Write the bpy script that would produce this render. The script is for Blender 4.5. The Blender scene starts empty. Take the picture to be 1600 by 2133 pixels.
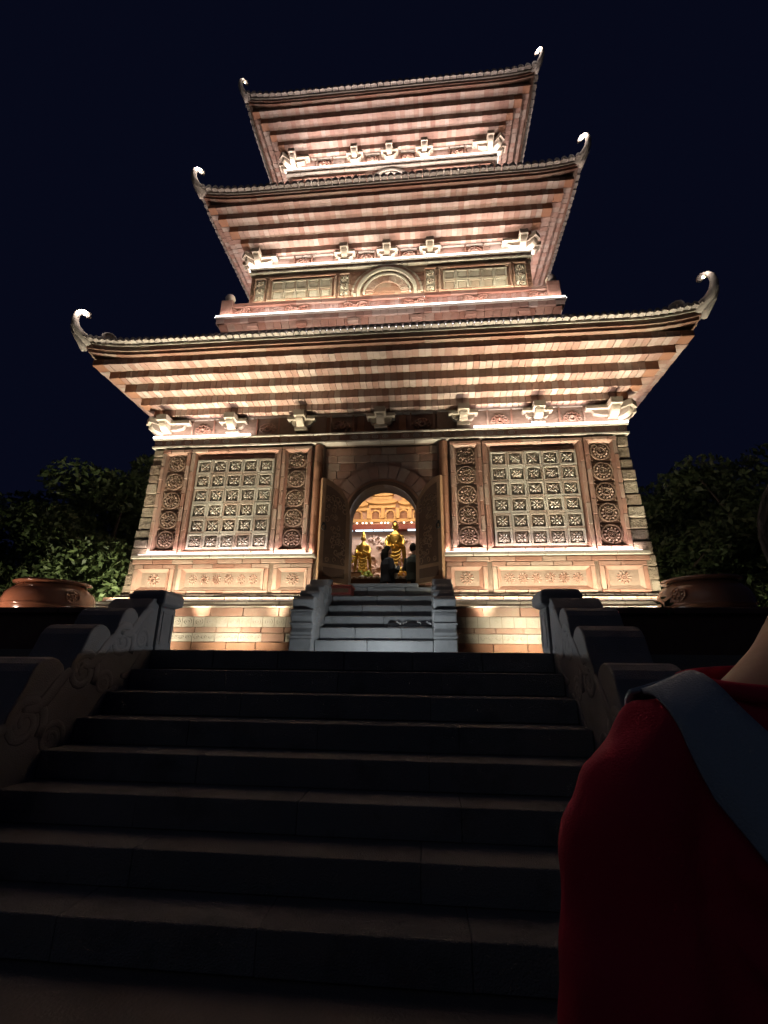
import bpy, bmesh, math, random
from mathutils import Vector, Matrix, noise
random.seed(7)
rnd = random.uniform
PI = math.pi
sc = bpy.context.scene
COL = sc.collection

# ------------------------------------------------------------------ camera, sky, light, exposure
PITCH, YAW, ROLL = 0.317436, 0.0943458, 0.0112358
CAMP = Vector((0.87906, 0.0, -0.132))
cy_, sy_, cp_, sp_ = math.cos(YAW), math.sin(YAW), math.cos(PITCH), math.sin(PITCH)
FWD = Vector((-sy_*cp_, cy_*cp_, sp_)); RT = Vector((cy_, sy_, 0)); UP = RT.cross(FWD)
cr_, sr_ = math.cos(ROLL), math.sin(ROLL)
RT, UP = cr_*RT + sr_*UP, -sr_*RT + cr_*UP
cam = bpy.data.cameras.new('camera'); camo = bpy.data.objects.new('camera', cam); COL.objects.link(camo)
m = Matrix.Identity(4)
for i in range(3):
    m[i][0] = RT[i]; m[i][1] = UP[i]; m[i][2] = -FWD[i]; m[i][3] = CAMP[i]
camo.matrix_world = m
cam.sensor_fit = 'HORIZONTAL'; cam.sensor_width = 36; cam.lens = 970.09/1600*36
cam.clip_start = 0.05; cam.clip_end = 3000
sc.camera = camo

w = bpy.data.worlds.new('World'); sc.world = w; w.use_nodes = True
nt = w.node_tree; nt.nodes.clear()
wo = nt.nodes.new('ShaderNodeOutputWorld'); bg = nt.nodes.new('ShaderNodeBackground')
bg.inputs[0].default_value = (0.22, 0.30, 1.0, 1); bg.inputs[1].default_value = 0.0092
nt.links.new(bg.outputs[0], wo.inputs[0])
sun = bpy.data.lights.new('night_sky_glow', 'SUN'); sun.energy = 0.03; sun.angle = math.radians(40); sun.color = (0.9, 0.95, 1.0)
suno = bpy.data.objects.new('night_sky_glow', sun); COL.objects.link(suno)
suno.rotation_euler = (math.radians(60), 0, math.radians(-35))
sc.view_settings.view_transform = 'Standard'; sc.view_settings.look = 'None'
sc.view_settings.exposure = 0.0; sc.view_settings.gamma = 1.0
sc.view_settings.use_curve_mapping = False

# strength of every family of lamps in the place
P_CORN, P_SILL, P_FLOOD, P_BALC, P_TIP, P_IN = 1.4, 1.3, 1.35, 1.2, 1.6, 1.4

# ------------------------------------------------------------------ materials
def mat(name, stops, rough=0.8, scale=6.0, mott=0.35, bump=0.25, spec=0.3, island=True, metal=0.0, dirt=0.25, dirtcol=(0.16, 0.13, 0.10), fine=60.0):
    """procedural: piece-to-piece colour from random, mottling noise, pale or dark wear, fine relief"""
    M = bpy.data.materials.new(name); M.use_nodes = True
    n = M.node_tree.nodes; l = M.node_tree.links; n.clear()
    out = n.new('ShaderNodeOutputMaterial'); b = n.new('ShaderNodeBsdfPrincipled'); l.new(b.outputs[0], out.inputs[0])
    b.inputs['Roughness'].default_value = rough; b.inputs['Metallic'].default_value = metal
    b.inputs['Specular IOR Level'].default_value = spec
    tc = n.new('ShaderNodeTexCoord'); geo = n.new('ShaderNodeNewGeometry'); oi = n.new('ShaderNodeObjectInfo')
    add = n.new('ShaderNodeMath'); add.operation = 'ADD'; l.new(geo.outputs['Random Per Island'], add.inputs[0]); l.new(oi.outputs['Random'], add.inputs[1])
    fr = n.new('ShaderNodeMath'); fr.operation = 'FRACT'; l.new(add.outputs[0], fr.inputs[0])
    nz = n.new('ShaderNodeTexNoise'); nz.inputs['Scale'].default_value = scale; nz.inputs['Detail'].default_value = 5
    pos = geo.outputs['Position']; l.new(pos, nz.inputs['Vector'])
    mix = n.new('ShaderNodeMix'); mix.data_type = 'FLOAT'; mix.inputs[0].default_value = mott
    l.new(fr.outputs[0], mix.inputs[2]) if island else None
    mix.inputs[2].default_value = 0.5
    l.new(nz.outputs['Fac'], mix.inputs[3])
    cr = n.new('ShaderNodeValToRGB'); l.new(mix.outputs[0], cr.inputs[0])
    e = cr.color_ramp.elements
    while len(e) < len(stops): e.new(0.5)
    for i, s in enumerate(stops):
        e[i].position = s[0]; e[i].color = (*s[1], 1)
    nz2 = n.new('ShaderNodeTexNoise'); nz2.inputs['Scale'].default_value = 2.1; nz2.inputs['Detail'].default_value = 6; nz2.inputs['Roughness'].default_value = 0.7
    l.new(pos, nz2.inputs['Vector'])
    rr = n.new('ShaderNodeMapRange'); rr.inputs[1].default_value = 0.52; rr.inputs[2].default_value = 0.75; rr.inputs[4].default_value = dirt*2
    l.new(nz2.outputs['Fac'], rr.inputs[0])
    mc = n.new('ShaderNodeMix'); mc.data_type = 'RGBA'; l.new(rr.outputs[0], mc.inputs[0]); l.new(cr.outputs[0], mc.inputs[6]); mc.inputs[7].default_value = (*dirtcol, 1)
    l.new(mc.outputs[2], b.inputs['Base Color'])
    nz3 = n.new('ShaderNodeTexNoise'); nz3.inputs['Scale'].default_value = fine; nz3.inputs['Detail'].default_value = 4; l.new(pos, nz3.inputs['Vector'])
    nz4 = n.new('ShaderNodeMath'); nz4.operation = 'MULTIPLY_ADD'; l.new(nz.outputs['Fac'], nz4.inputs[0]); nz4.inputs[1].default_value = 1.5; l.new(nz3.outputs['Fac'], nz4.inputs[2])
    bp = n.new('ShaderNodeBump'); bp.inputs['Strength'].default_value = bump; bp.inputs['Distance'].default_value = 0.02
    l.new(nz4.outputs[0], bp.inputs['Height']); l.new(bp.outputs[0], b.inputs['Normal'])
    return M

def emat(name, col, strength):
    M = bpy.data.materials.new(name); M.use_nodes = True
    n = M.node_tree.nodes; n.clear(); o = n.new('ShaderNodeOutputMaterial'); e = n.new('ShaderNodeEmission')
    e.inputs[0].default_value = (*col, 1); e.inputs[1].default_value = strength
    M.node_tree.links.new(e.outputs[0], o.inputs[0]); return M

BR = [(0.0, (0.168, 0.073, 0.048)), (0.3, (0.238, 0.119, 0.081)), (0.6, (0.273, 0.164, 0.119)), (0.85, (0.294, 0.217, 0.164)), (1.0, (0.336, 0.273, 0.217))]
M = {}
M['brick'] = mat('terracotta_brick', BR, mott=0.45, scale=9)
M['soffit'] = mat('corbel_brick', [(0.0, (0.210, 0.112, 0.081)), (0.35, (0.273, 0.164, 0.126)), (0.65, (0.308, 0.217, 0.175)), (1.0, (0.371, 0.308, 0.259))], mott=0.3, scale=14, dirt=0.35, dirtcol=(0.140, 0.098, 0.077))
M['orange'] = mat('orange_brick', [(0.0, (0.217, 0.095, 0.052)), (1.0, (0.294, 0.150, 0.091))], mott=0.6, scale=7)
M['mortar'] = mat('mortar', [(0.0, (0.140, 0.091, 0.063)), (1.0, (0.231, 0.168, 0.126))], island=False, mott=1.0, scale=14)
M['pale'] = mat('pale_stone', [(0.0, (0.308, 0.266, 0.210)), (1.0, (0.392, 0.350, 0.294))], mott=0.5)
M['bracket'] = mat('bracket_stone', [(0.0, (0.25, 0.205, 0.155)), (1.0, (0.34, 0.285, 0.22))], mott=0.5)
M['glaze'] = mat('carved_ceramic', [(0.0, (0.204, 0.128, 0.089)), (0.25, (0.289, 0.225, 0.170)), (0.6, (0.340, 0.302, 0.242)), (1.0, (0.391, 0.357, 0.297))], rough=0.5, mott=0.25, spec=0.45)
M['rosette'] = mat('rosette_ceramic', [(0.0, (0.170, 0.102, 0.068)), (1.0, (0.281, 0.187, 0.132))], rough=0.5, mott=0.3, spec=0.45)
M['rough'] = mat('rough_quoin', [(0.0, (0.154, 0.098, 0.070)), (0.5, (0.238, 0.189, 0.133)), (1.0, (0.315, 0.266, 0.203))], bump=1.0, scale=14, mott=0.4)
M['tile'] = mat('grey_roof_tile', [(0.0, (0.272, 0.230, 0.200)), (1.0, (0.408, 0.357, 0.315))], mott=0.4)
M['horn'] = mat('pale_plaster', [(0.0, (0.40, 0.34, 0.29)), (1.0, (0.55, 0.49, 0.43))], mott=0.8, island=False)
M['stone'] = mat('blue_grey_stone', [(0.0, (0.19, 0.20, 0.205)), (1.0, (0.35, 0.36, 0.365))], mott=0.6, scale=5, bump=0.6, fine=120, dirt=0.35, dirtcol=(0.12, 0.125, 0.125))
M['dstone'] = mat('carved_dark_stone', [(0.0, (0.136, 0.140, 0.148)), (1.0, (0.240, 0.244, 0.256))], mott=0.8, scale=4, bump=0.35, fine=120, island=False)
M['step'] = mat('granite_step', [(0.0, (0.145, 0.15, 0.155)), (1.0, (0.255, 0.26, 0.265))], mott=0.6, scale=3.3, bump=0.9, fine=110, dirt=0.45, dirtcol=(0.07, 0.07, 0.072))
M['plaza'] = mat('paving_stone', [(0.0, (0.11, 0.105, 0.10)), (1.0, (0.21, 0.20, 0.19))], mott=1.0, island=False, scale=3, bump=0.3)
M['dwall'] = mat('dark_red_plaster', [(0.0, (0.075, 0.038, 0.032)), (1.0, (0.12, 0.065, 0.055))], mott=0.9, island=False)
M['wood'] = mat('carved_teak', [(0.0, (0.20, 0.105, 0.05)), (1.0, (0.33, 0.19, 0.10))], rough=0.45, mott=0.7, scale=12, spec=0.4, dirt=0.1)
M['dwood'] = mat('dark_teak', [(0.0, (0.085, 0.045, 0.025)), (1.0, (0.15, 0.08, 0.045))], rough=0.5, mott=0.7, scale=12, dirt=0.1)
M['red'] = mat('red_lacquer', [(0.0, (0.16, 0.03, 0.022)), (1.0, (0.26, 0.055, 0.04))], rough=0.45, mott=0.8, island=False)
M['gold'] = mat('gilt_bronze', [(0.0, (0.55, 0.33, 0.07)), (1.0, (0.80, 0.56, 0.16))], rough=0.31, metal=1.0, mott=0.8, island=False, bump=0.08, dirt=0.35, dirtcol=(0.16, 0.09, 0.03))
M['ochre'] = mat('ochre_plaster', [(0.0, (0.46, 0.25, 0.10)), (1.0, (0.62, 0.38, 0.18))], mott=0.5, dirt=0.1)
M['pinkrel'] = mat('pink_relief_clay', [(0.0, (0.38, 0.20, 0.14)), (1.0, (0.55, 0.36, 0.28))], mott=0.6, island=False, dirt=0.1)
M['jar'] = mat('brown_glazed_jar', [(0.0, (0.15, 0.06, 0.035)), (1.0, (0.26, 0.12, 0.07))], rough=0.17, mott=0.9, island=False, spec=0.55, bump=0.06, scale=3)
M['leaf'] = mat('leaf', [(0.0, (0.036, 0.054, 0.020)), (0.6, (0.062, 0.090, 0.032)), (1.0, (0.115, 0.150, 0.055))], rough=0.55, mott=0.2, bump=0.0, dirt=0.0)
M['bark'] = mat('bark', [(0.0, (0.05, 0.035, 0.025)), (1.0, (0.11, 0.085, 0.06))], island=False, mott=1.0, bump=0.8)
M['skin'] = mat('skin', [(0.0, (0.40, 0.22, 0.14)), (1.0, (0.47, 0.27, 0.18))], rough=0.5, island=False, mott=0.9, bump=0.05, dirt=0.0)
M['hair'] = mat('black_hair', [(0.0, (0.010, 0.008, 0.007)), (1.0, (0.020, 0.017, 0.015))], rough=0.85, island=False, mott=1.0, dirt=0.0, bump=0.6, spec=0.08)
M['redshirt'] = mat('red_cotton', [(0.0, (0.36, 0.018, 0.05)), (1.0, (0.45, 0.026, 0.065))], rough=0.9, island=False, mott=1.0, dirt=0.05, bump=0.15, fine=400, spec=0.1, dirtcol=(0.3, 0.02, 0.03))
M['strap'] = mat('grey_blue_webbing', [(0.0, (0.25, 0.33, 0.41)), (1.0, (0.33, 0.41, 0.48))], rough=0.8, island=False, mott=1.0, dirt=0.0, fine=500)
M['black'] = mat('black_cloth', [(0.0, (0.012, 0.012, 0.014)), (1.0, (0.03, 0.03, 0.034))], rough=0.85, island=False, mott=1.0, dirt=0.0)
M['navy'] = mat('navy_jacket', [(0.0, (0.020, 0.024, 0.036)), (1.0, (0.04, 0.046, 0.065))], rough=0.85, island=False, mott=1.0, dirt=0.0)
M['olive'] = mat('dark_green_coat', [(0.0, (0.022, 0.028, 0.026)), (1.0, (0.045, 0.055, 0.05))], rough=0.85, island=False, mott=1.0, dirt=0.0)
M['white'] = mat('white_cloth', [(0.0, (0.70, 0.70, 0.70)), (1.0, (0.80, 0.80, 0.80))], rough=0.8, island=False, mott=1.0, dirt=0.0)
M['fruit'] = mat('green_fruit', [(0.0, (0.22, 0.32, 0.05)), (1.0, (0.36, 0.44, 0.10))], rough=0.4, mott=0.4, dirt=0.05)
M['yellow'] = mat('yellow_petals', [(0.0, (0.65, 0.45, 0.03)), (1.0, (0.8, 0.6, 0.08))], mott=0.3, dirt=0.0)
M['vase'] = mat('blue_white_porcelain', [(0.0, (0.25, 0.33, 0.42)), (0.5, (0.6, 0.65, 0.68)), (1.0, (0.7, 0.74, 0.76))], rough=0.25, island=False, mott=1.0, scale=18, spec=0.5, dirt=0.0)
M['iron'] = mat('dark_iron', [(0.0, (0.03, 0.028, 0.026)), (1.0, (0.06, 0.055, 0.05))], rough=0.45, metal=0.7, island=False, mott=1.0)
M['led'] = emat('led_white', (1.0, 0.93, 0.92), 5.0)
M['ledpink'] = emat('led_pink_white', (1.0, 0.80, 0.74), 2.2)
M['leddim'] = emat('led_diffused', (1.0, 0.9, 0.75), 0.7)
M['ledcool'] = emat('led_cool', (0.72, 0.90, 1.0), 2.5)
M['bulb'] = emat('lamp_bulb', (1.0, 0.90, 0.80), 9.0)
M['spot'] = emat('small_spot', (1.0, 0.88, 0.6), 6.0)
M['floodlens'] = emat('flood_lens', (1.0, 0.86, 0.6), 4.0)

# ------------------------------------------------------------------ mesh builder
class MB:
    def __init__(s): s.v = []; s.f = []
    def add(s, vs, fs):
        o = len(s.v); s.v += [tuple(v) for v in vs]; s.f += [tuple(i+o for i in f) for f in fs]; return s
    def box(s, x0, x1, y0, y1, z0, z1):
        return s.add([(x0,y0,z0),(x1,y0,z0),(x1,y1,z0),(x0,y1,z0),(x0,y0,z1),(x1,y0,z1),(x1,y1,z1),(x0,y1,z1)],
                     [(0,3,2,1),(4,5,6,7),(0,1,5,4),(1,2,6,5),(2,3,7,6),(3,0,4,7)])
    def obox(s, c, ax, ay, az):
        """oriented box: centre and three half vectors"""
        c = Vector(c); ax = Vector(ax); ay = Vector(ay); az = Vector(az)
        vs = [c-ax-ay-az, c+ax-ay-az, c+ax+ay-az, c-ax+ay-az, c-ax-ay+az, c+ax-ay+az, c+ax+ay+az, c-ax+ay+az]
        return s.add(vs, [(0,3,2,1),(4,5,6,7),(0,1,5,4),(1,2,6,5),(2,3,7,6),(3,0,4,7)])
    def prism(s, prof, a0, a1, axis='x'):
        """prof: list of 2-D points; extruded along axis. x: (y,z)  y: (x,z)  z: (x,y)"""
        n = len(prof)
        def P(p, a):
            return (a, p[0], p[1]) if axis == 'x' else (p[0], a, p[1]) if axis == 'y' else (p[0], p[1], a)
        vs = [P(p, a0) for p in prof] + [P(p, a1) for p in prof]
        fs = [tuple(range(n)), tuple(range(2*n-1, n-1, -1))] + [(i, i+n, (i+1) % n+n, (i+1) % n) for i in range(n)]
        return s.add(vs, fs)
    def loft(s, rings, cap=True, closed=True):
        n = len(rings[0]); vs = [p for r in rings for p in r]; fs = []
        for k in range(len(rings)-1):
            for i in range(n if closed else n-1):
                j = (i+1) % n; fs.append((k*n+i, k*n+j, (k+1)*n+j, (k+1)*n+i))
        if cap: fs += [tuple(range(n-1, -1, -1)), tuple(range((len(rings)-1)*n, len(rings)*n))]
        return s.add(vs, fs)
    def lathe(s, prof, c=(0,0,0), n=24, cap=True):
        return s.loft([[(c[0]+r*math.cos(2*PI*i/n), c[1]+r*math.sin(2*PI*i/n), c[2]+z) for i in range(n)] for r, z in prof], cap)
    def tube(s, pts, rad, n=8, cap=True, flat=1.0, side=None):
        pts = [Vector(p) for p in pts]; rings = []
        prev = None
        for i, p in enumerate(pts):
            t = (pts[min(i+1, len(pts)-1)]-pts[max(i-1, 0)]).normalized()
            if side is not None: u = Vector(side).normalized()
            else:
                u = t.cross(Vector((0,0,1)) if abs(t.z) < .95 else Vector((1,0,0))).normalized()
                if prev is not None and u.dot(prev) < 0: u = -u
                prev = u
            v = t.cross(u).normalized(); r = rad[i] if hasattr(rad, '__len__') else rad
            rings.append([p+u*(r*flat*math.cos(2*PI*k/n))+v*(r*math.sin(2*PI*k/n)) for k in range(n)])
        return s.loft(rings, cap)
    def ell(s, c, r, n=12, m=8):
        rings = []
        for k in range(m+1):
            a = -PI/2+PI*k/m; q = max(math.cos(a), .02)
            rings.append([(c[0]+r[0]*q*math.cos(2*PI*i/n), c[1]+r[1]*q*math.sin(2*PI*i/n), c[2]+r[2]*math.sin(a)) for i in range(n)])
        return s.loft(rings)
    def bump(s, cx, cz, rx, rz, h, rot=0.0, n=6, y0=0.0):
        """low dome on a vertical face looking to -y"""
        ca, sa = math.cos(rot), math.sin(rot); vs = []
        for q, hh in ((1, 0), (.72, .7)):
            for i in range(n):
                a = 2*PI*i/n; px, pz = rx*q*math.cos(a), rz*q*math.sin(a)
                vs.append((cx+px*ca-pz*sa, y0-h*hh, cz+px*sa+pz*ca))
        vs.append((cx, y0-h, cz))
        fs = [(i, (i+1) % n, n+(i+1) % n, n+i) for i in range(n)]+[(n+i, n+(i+1) % n, 2*n) for i in range(n)]
        return s.add(vs, fs)
    def ring(s, cx, cz, r0, r1, h, n=20, y0=0.0, a0=0.0, a1=2*PI, back=0.0):
        """flat raised ring (or arc) on a face looking to -y"""
        full = abs(a1-a0-2*PI) < 1e-6; k = n if full else n+1; vs = []
        for i in range(k):
            a = a0+(a1-a0)*i/n; c, q = math.cos(a), math.sin(a)
            vs += [(cx+r0*c, y0+back, cz+r0*q), (cx+r0*c, y0-h, cz+r0*q), (cx+r1*c, y0-h, cz+r1*q), (cx+r1*c, y0+back, cz+r1*q)]
        fs = []
        for i in range(n):
            a, b = 4*i, 4*((i+1) % k)
            for j in range(4): fs.append((a+j, a+(j+1) % 4, b+(j+1) % 4, b+j))
        if not full: fs += [(0, 1, 2, 3), (4*n+3, 4*n+2, 4*n+1, 4*n)]
        return s.add(vs, fs)
    def mesh(s, name, mt, smooth=False):
        me = bpy.data.meshes.new(name); me.from_pydata(s.v, [], s.f)
        bm = bmesh.new(); bm.from_mesh(me); bmesh.ops.recalc_face_normals(bm, faces=bm.faces); bm.to_mesh(me); bm.free()
        if mt: me.materials.append(M[mt])
        if smooth:
            for p in me.polygons: p.use_smooth = True
        return me
    def build(s, name, mt, parent=None, smooth=False, bevel=0.0, seg=1):
        o = bpy.data.objects.new(name, s.mesh(name, mt, smooth)); COL.objects.link(o)
        if parent is not None: attach(o, parent)
        if bevel:
            b = o.modifiers.new('bevel', 'BEVEL'); b.width = bevel; b.segments = seg; b.limit_method = 'ANGLE'
        return o

def attach(o, parent):
    """children keep the coordinates they were built in: roots may stand anywhere"""
    o.parent = parent
    if parent.get('_root'):
        o.matrix_parent_inverse = Matrix.Translation(-parent.location)

def thing(name, label, cat, loc=(0,0,0), group=None, local=False):
    o = bpy.data.objects.new(name, None); COL.objects.link(o); o.location = loc
    o['label'] = label; o['category'] = cat; o.empty_display_size = 0.2
    if group: o['group'] = group
    if not local: o['_root'] = 1
    return o
def tag(o, label, cat, group=None):
    o['label'] = label; o['category'] = cat
    if group: o['group'] = group
    return o
def struct(o): o['kind'] = 'structure'; return o
def inst(name, me, parent, loc, rotz=0.0, scale=None):
    o = bpy.data.objects.new(name, me); COL.objects.link(o); o.location = loc; o.rotation_euler = (0, 0, rotz)
    if scale: o.scale = scale
    if parent is not None: attach(o, parent)
    return o
_bc = {}
def bmesh_box(w_, d_, h_, mt, ch=0.007):
    key = (round(w_, 3), round(d_, 3), round(h_, 3), mt)
    if key not in _bc:
        bm = bmesh.new(); bmesh.ops.create_cube(bm, size=1.0, matrix=Matrix.Diagonal((key[0], key[1], key[2], 1)))
        bmesh.ops.bevel(bm, geom=bm.edges[:], offset=min(ch, min(key[:3])*.3), segments=1, affect='EDGES')
        me = bpy.data.meshes.new('brick'); bm.to_mesh(me); bm.free(); me.materials.append(M[mt]); _bc[key] = me
    return _bc[key]

def area(name, p0, p1, direc, power, col, width=0.04, parent=None, spread=180):
    """a strip lamp from p0 to p1 that shines along direc"""
    p0, p1 = Vector(p0), Vector(p1); x = (p1-p0); L = x.length; x.normalize()
    z = -Vector(direc).normalized(); z = (z-x*z.dot(x)).normalized(); y = z.cross(x)
    li = bpy.data.lights.new(name, 'AREA'); li.shape = 'RECTANGLE'; li.size = L; li.size_y = width; li.energy = power; li.color = col
    li.spread = math.radians(spread)
    o = bpy.data.objects.new(name, li); COL.objects.link(o)
    mm = Matrix.Identity(4); c = (p0+p1)/2
    for i in range(3): mm[i][0] = x[i]; mm[i][1] = y[i]; mm[i][2] = z[i]; mm[i][3] = c[i]
    if parent is not None: attach(o, parent)
    o.matrix_basis = mm
    return o
def point(name, p, power, col, r=0.03, parent=None):
    li = bpy.data.lights.new(name, 'POINT'); li.energy = power; li.color = col; li.shadow_soft_size = r
    o = bpy.data.objects.new(name, li); COL.objects.link(o); o.location = p
    if parent is not None: attach(o, parent)
    return o

# ------------------------------------------------------------------ levels taken from the place
W = 8.28            # front face of the ground storey
CY = 13.02          # centre of the tower
YL = 5.06           # front edge of the terrace
TR, RI = 0.3276, 0.197
ZG = -8*RI          # lower ground
def Q(q, x, d, z):
    """face q (0 front, 1 right, 2 back, 3 left), x along it, d out from the tower axis"""
    return ((x, CY-d, z), (d, CY+x, z), (-x, CY+d, z), (-d, CY-x, z))[q]

# ------------------------------------------------------------------ ground, terrace
g = MB(); g.add([(-700,-700,ZG-.006),(700,-700,ZG-.006),(700,900,ZG-.006),(-700,900,ZG-.006)], [(0,1,2,3)])
struct(g.build('ground', 'plaza'))
g = MB().box(-34, 34, YL+.02, 40, ZG-.3, -.004)
struct(g.build('terrace', 'plaza'))
# paving slabs along the terrace edge
terr = bpy.data.objects['terrace']
xs = [-2.14+i*0.713 for i in range(7)]
for a, b in zip(xs[:-1], xs[1:]):
    inst('paving_slab', bmesh_box(b-a-.006, .62, .19, 'step'), terr, ((a+b)/2, YL+.31, -.095+rnd(0, .0015)))

# ------------------------------------------------------------------ stairs up to the terrace
st = thing('stone_staircase', 'wide dark granite staircase climbing to the terrace', 'staircase', (0, YL-4*TR, ZG))
core = MB()
for k in range(1, 8):
    core.box(-2.13, 2.13, YL-k*TR+.03, YL+.01-(k-1)*TR, ZG-.1, -k*RI-.03)
core.build('step_core', 'mortar', st)
for k in range(1, 8):
    n = 4 if k % 2 else 3
    cuts = [-2.13]+[-2.13+4.26*(i+(.0 if k % 2 else .12*(-1)**i))/n+rnd(-.07, .07) for i in range(1, n)]+[2.13]
    for a, b in zip(cuts[:-1], cuts[1:]):
        inst('step_slab', bmesh_box(b-a-.002, TR+.05, RI-.004, 'step', .005), st, ((a+b)/2, YL-k*TR+(TR+.05)/2+rnd(-.004, .004), -k*RI-RI/2+.002+rnd(-.0015, .0015)))

# cloud-carved balustrades with newel posts
def balustrade(s, label):
    t = thing('stair_balustrade', label, 'balustrade', (s*2.35, YL-1.3, ZG), 'carved balustrades of the staircase')
    x0, x1 = s*2.14, s*2.62
    prof = []     # (y,z) outline of the slab: undulating cloud rolls stepping down towards the viewer
    rolls = [(YL-.02, .56, .16), (YL-.46, .40, .15), (YL-.86, .20, .17), (YL-1.38, -.10, .19), (YL-1.95, -.45, .20), (YL-2.5, -.80, .20), (YL-3.0, -1.12, .20)]
    for i, (yc, zt, r) in enumerate(rolls):
        if i == 0:
            prof += [(YL+.02, .56), (YL-.10, .54), (YL-.20, .44)]; continue
        for a in range(0, 176, 22):
            q = math.radians(a)
            prof.append((yc+r*math.cos(q), zt-r+r*math.sin(q)))
        yn = yc-r-.03; prof.append((yn, zt-r-.05))
    prof += [(YL-3.35, ZG), (YL+.02, ZG)]
    b = MB().prism(prof, min(x0, x1), max(x0, x1)); sl = b.build('carved_slab', 'dstone', t, bevel=.025, seg=3)
    # relief scrolls on the face towards the steps and the outer face
    def spiral(yc, zc, r, turns, xs_):
        pts = []; rr = []
        n = int(14*turns)
        for i in range(n+1):
            u = i/n; a = 2*PI*turns*u-.6; q = r*(1-.86*u)
            pts.append((xs_, yc+q*math.cos(a), zc+q*math.sin(a))); rr.append(.024*(1-.5*u)*r/.17)
        return pts, rr
    for yc, zc, r in ((YL-.52, .06, .19), (YL-.20, .10, .12), (YL-1.00, -.22, .19), (YL-.70, -.32, .12), (YL-1.52, -.58, .2), (YL-1.22, -.72, .14), (YL-2.05, -.97, .2), (YL-1.7, -1.1, .15), (YL-2.55, -1.3, .2)):
        p, r_ = spiral(yc, zc, r, 1.7, s*2.142)
        MB().tube(p, [v*1.7 for v in r_], n=8, side=(1, 0, 0), flat=.2).build('scroll', 'dstone', sl, smooth=True)
    for yc, zc in ((YL-.32, .24), (YL-.80, -.06), (YL-1.32, -.38), (YL-1.85, -.76), (YL-.22, -.16), (YL-.72, -.55)):
        p = [(s*2.142, yc+.25-.5*u, zc+.17-.30*u+.05*math.sin(u*7)) for u in [i/10 for i in range(11)]]
        MB().tube(p, [.02+.04*math.sin(PI*i/10) for i in range(11)], n=8, side=(1, 0, 0), flat=.2).build('cloud_band', 'dstone', sl, smooth=True)
    px = s*2.27
    hw = .16
    pm = MB()
    pm.box(px-hw, px+hw, YL+.02, YL+.34, -.004, .47)
    po = pm.build('post', 'dstone', t, bevel=.02, seg=2)
    for sx, sy in ((-s, 0), (0, -1)):
        c = (px+sx*hw, YL+.18, .24) if sx else (px, YL+.02, .24)
        f = MB()
        a = (0, .10, 0) if sx else (.10, 0, 0)
        n_ = (.008, 0, 0) if sx else (0, .008, 0)
        for dz in (-.17, .17): f.obox((c[0], c[1], c[2]+dz), a, n_, (0, 0, .012))
        for d in (-1, 1): f.obox((c[0]+a[0]*d, c[1]+a[1]*d, c[2]), tuple(v*.12 for v in a), n_, (0, 0, .18))
        f.build('post_panel', 'dstone', po)
    cp = MB(); yc = YL+.18
    rings = []
    for q, z in ((.165, .47), (.215, .50), (.215, .60), (.185, .645), (.10, .665)):
        rings.append([(px-q, yc-q, z), (px+q, yc-q, z), (px+q, yc+q, z), (px-q, yc+q, z)])
    cp.loft(rings).build('post_cap', 'dstone', po, bevel=.01)
    return t
balustrade(-1, 'carved cloud balustrade with newel post on the left of the staircase')
balustrade(1, 'carved cloud balustrade with newel post beside the person in red')

# low dark walls along the terrace edge
for s, lab in ((-1, 'low dark wall along the terrace left of the staircase'), (1, 'low dark wall along the terrace behind the person in red')):
    t = thing('terrace_wall', lab, 'wall', (s*7, YL+.35, 0), 'low walls on the terrace edge')
    a, b = (2.47, 14)
    MB().box(min(s*a, s*b), max(s*a, s*b), YL+.16, YL+.40, -1.58, .40).build('wall_body', 'dwall', t)
    for i in range(12):
        x0 = a+i*.96; x1 = x0+.95
        MB().box(min(s*x0, s*x1), max(s*x0, s*x1), YL+.10, YL+.46, .402, .472).build('coping_stone', 'dwall', t, bevel=.012)

# ------------------------------------------------------------------ the pagoda
PG = thing('brick_pagoda', 'floodlit three-tiered brick pagoda with flaring eaves', 'pagoda', (0, CY, 0))
counts = {'soffit': 0, 'tooth': 0}

# --- ornamental tiles, one mesh each, shared
def coffer_mesh(flower=True):
    b = MB(); b.box(-.5, .5, 0, .05, -.5, .5)
    for a in (-1, 1):
        b.box(-.5, .5, -.16, 0, a*.44-.06, a*.44+.06)
        b.box(a*.44-.06, a*.44+.06, -.16, 0, -.38, .38)
    q = .30 if flower else .33
    rings = [[(-.36, 0, -.36), (.36, 0, -.36), (.36, 0, .36), (-.36, 0, .36)], [(-q, -.10, -q), (q, -.10, -q), (q, -.10, q), (-q, -.10, q)]]
    b.loft(rings)
    if flower:
        for i in range(4):
            a = PI/4+i*PI/2
            b.bump(.20*math.cos(a), .20*math.sin(a), .13, .055, .085, a, y0=-.10)
            b.bump(.17*math.cos(a+PI/4), .17*math.sin(a+PI/4), .075, .06, .07, a, y0=-.10)
            b.bump(.27*math.cos(a+PI/4), .27*math.sin(a+PI/4), .04, .10, .05, a+PI/4, y0=-.10)
        b.bump(0, 0, .06, .06, .10, y0=-.10)
    return b.mesh('coffer_tile', 'glaze')
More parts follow.
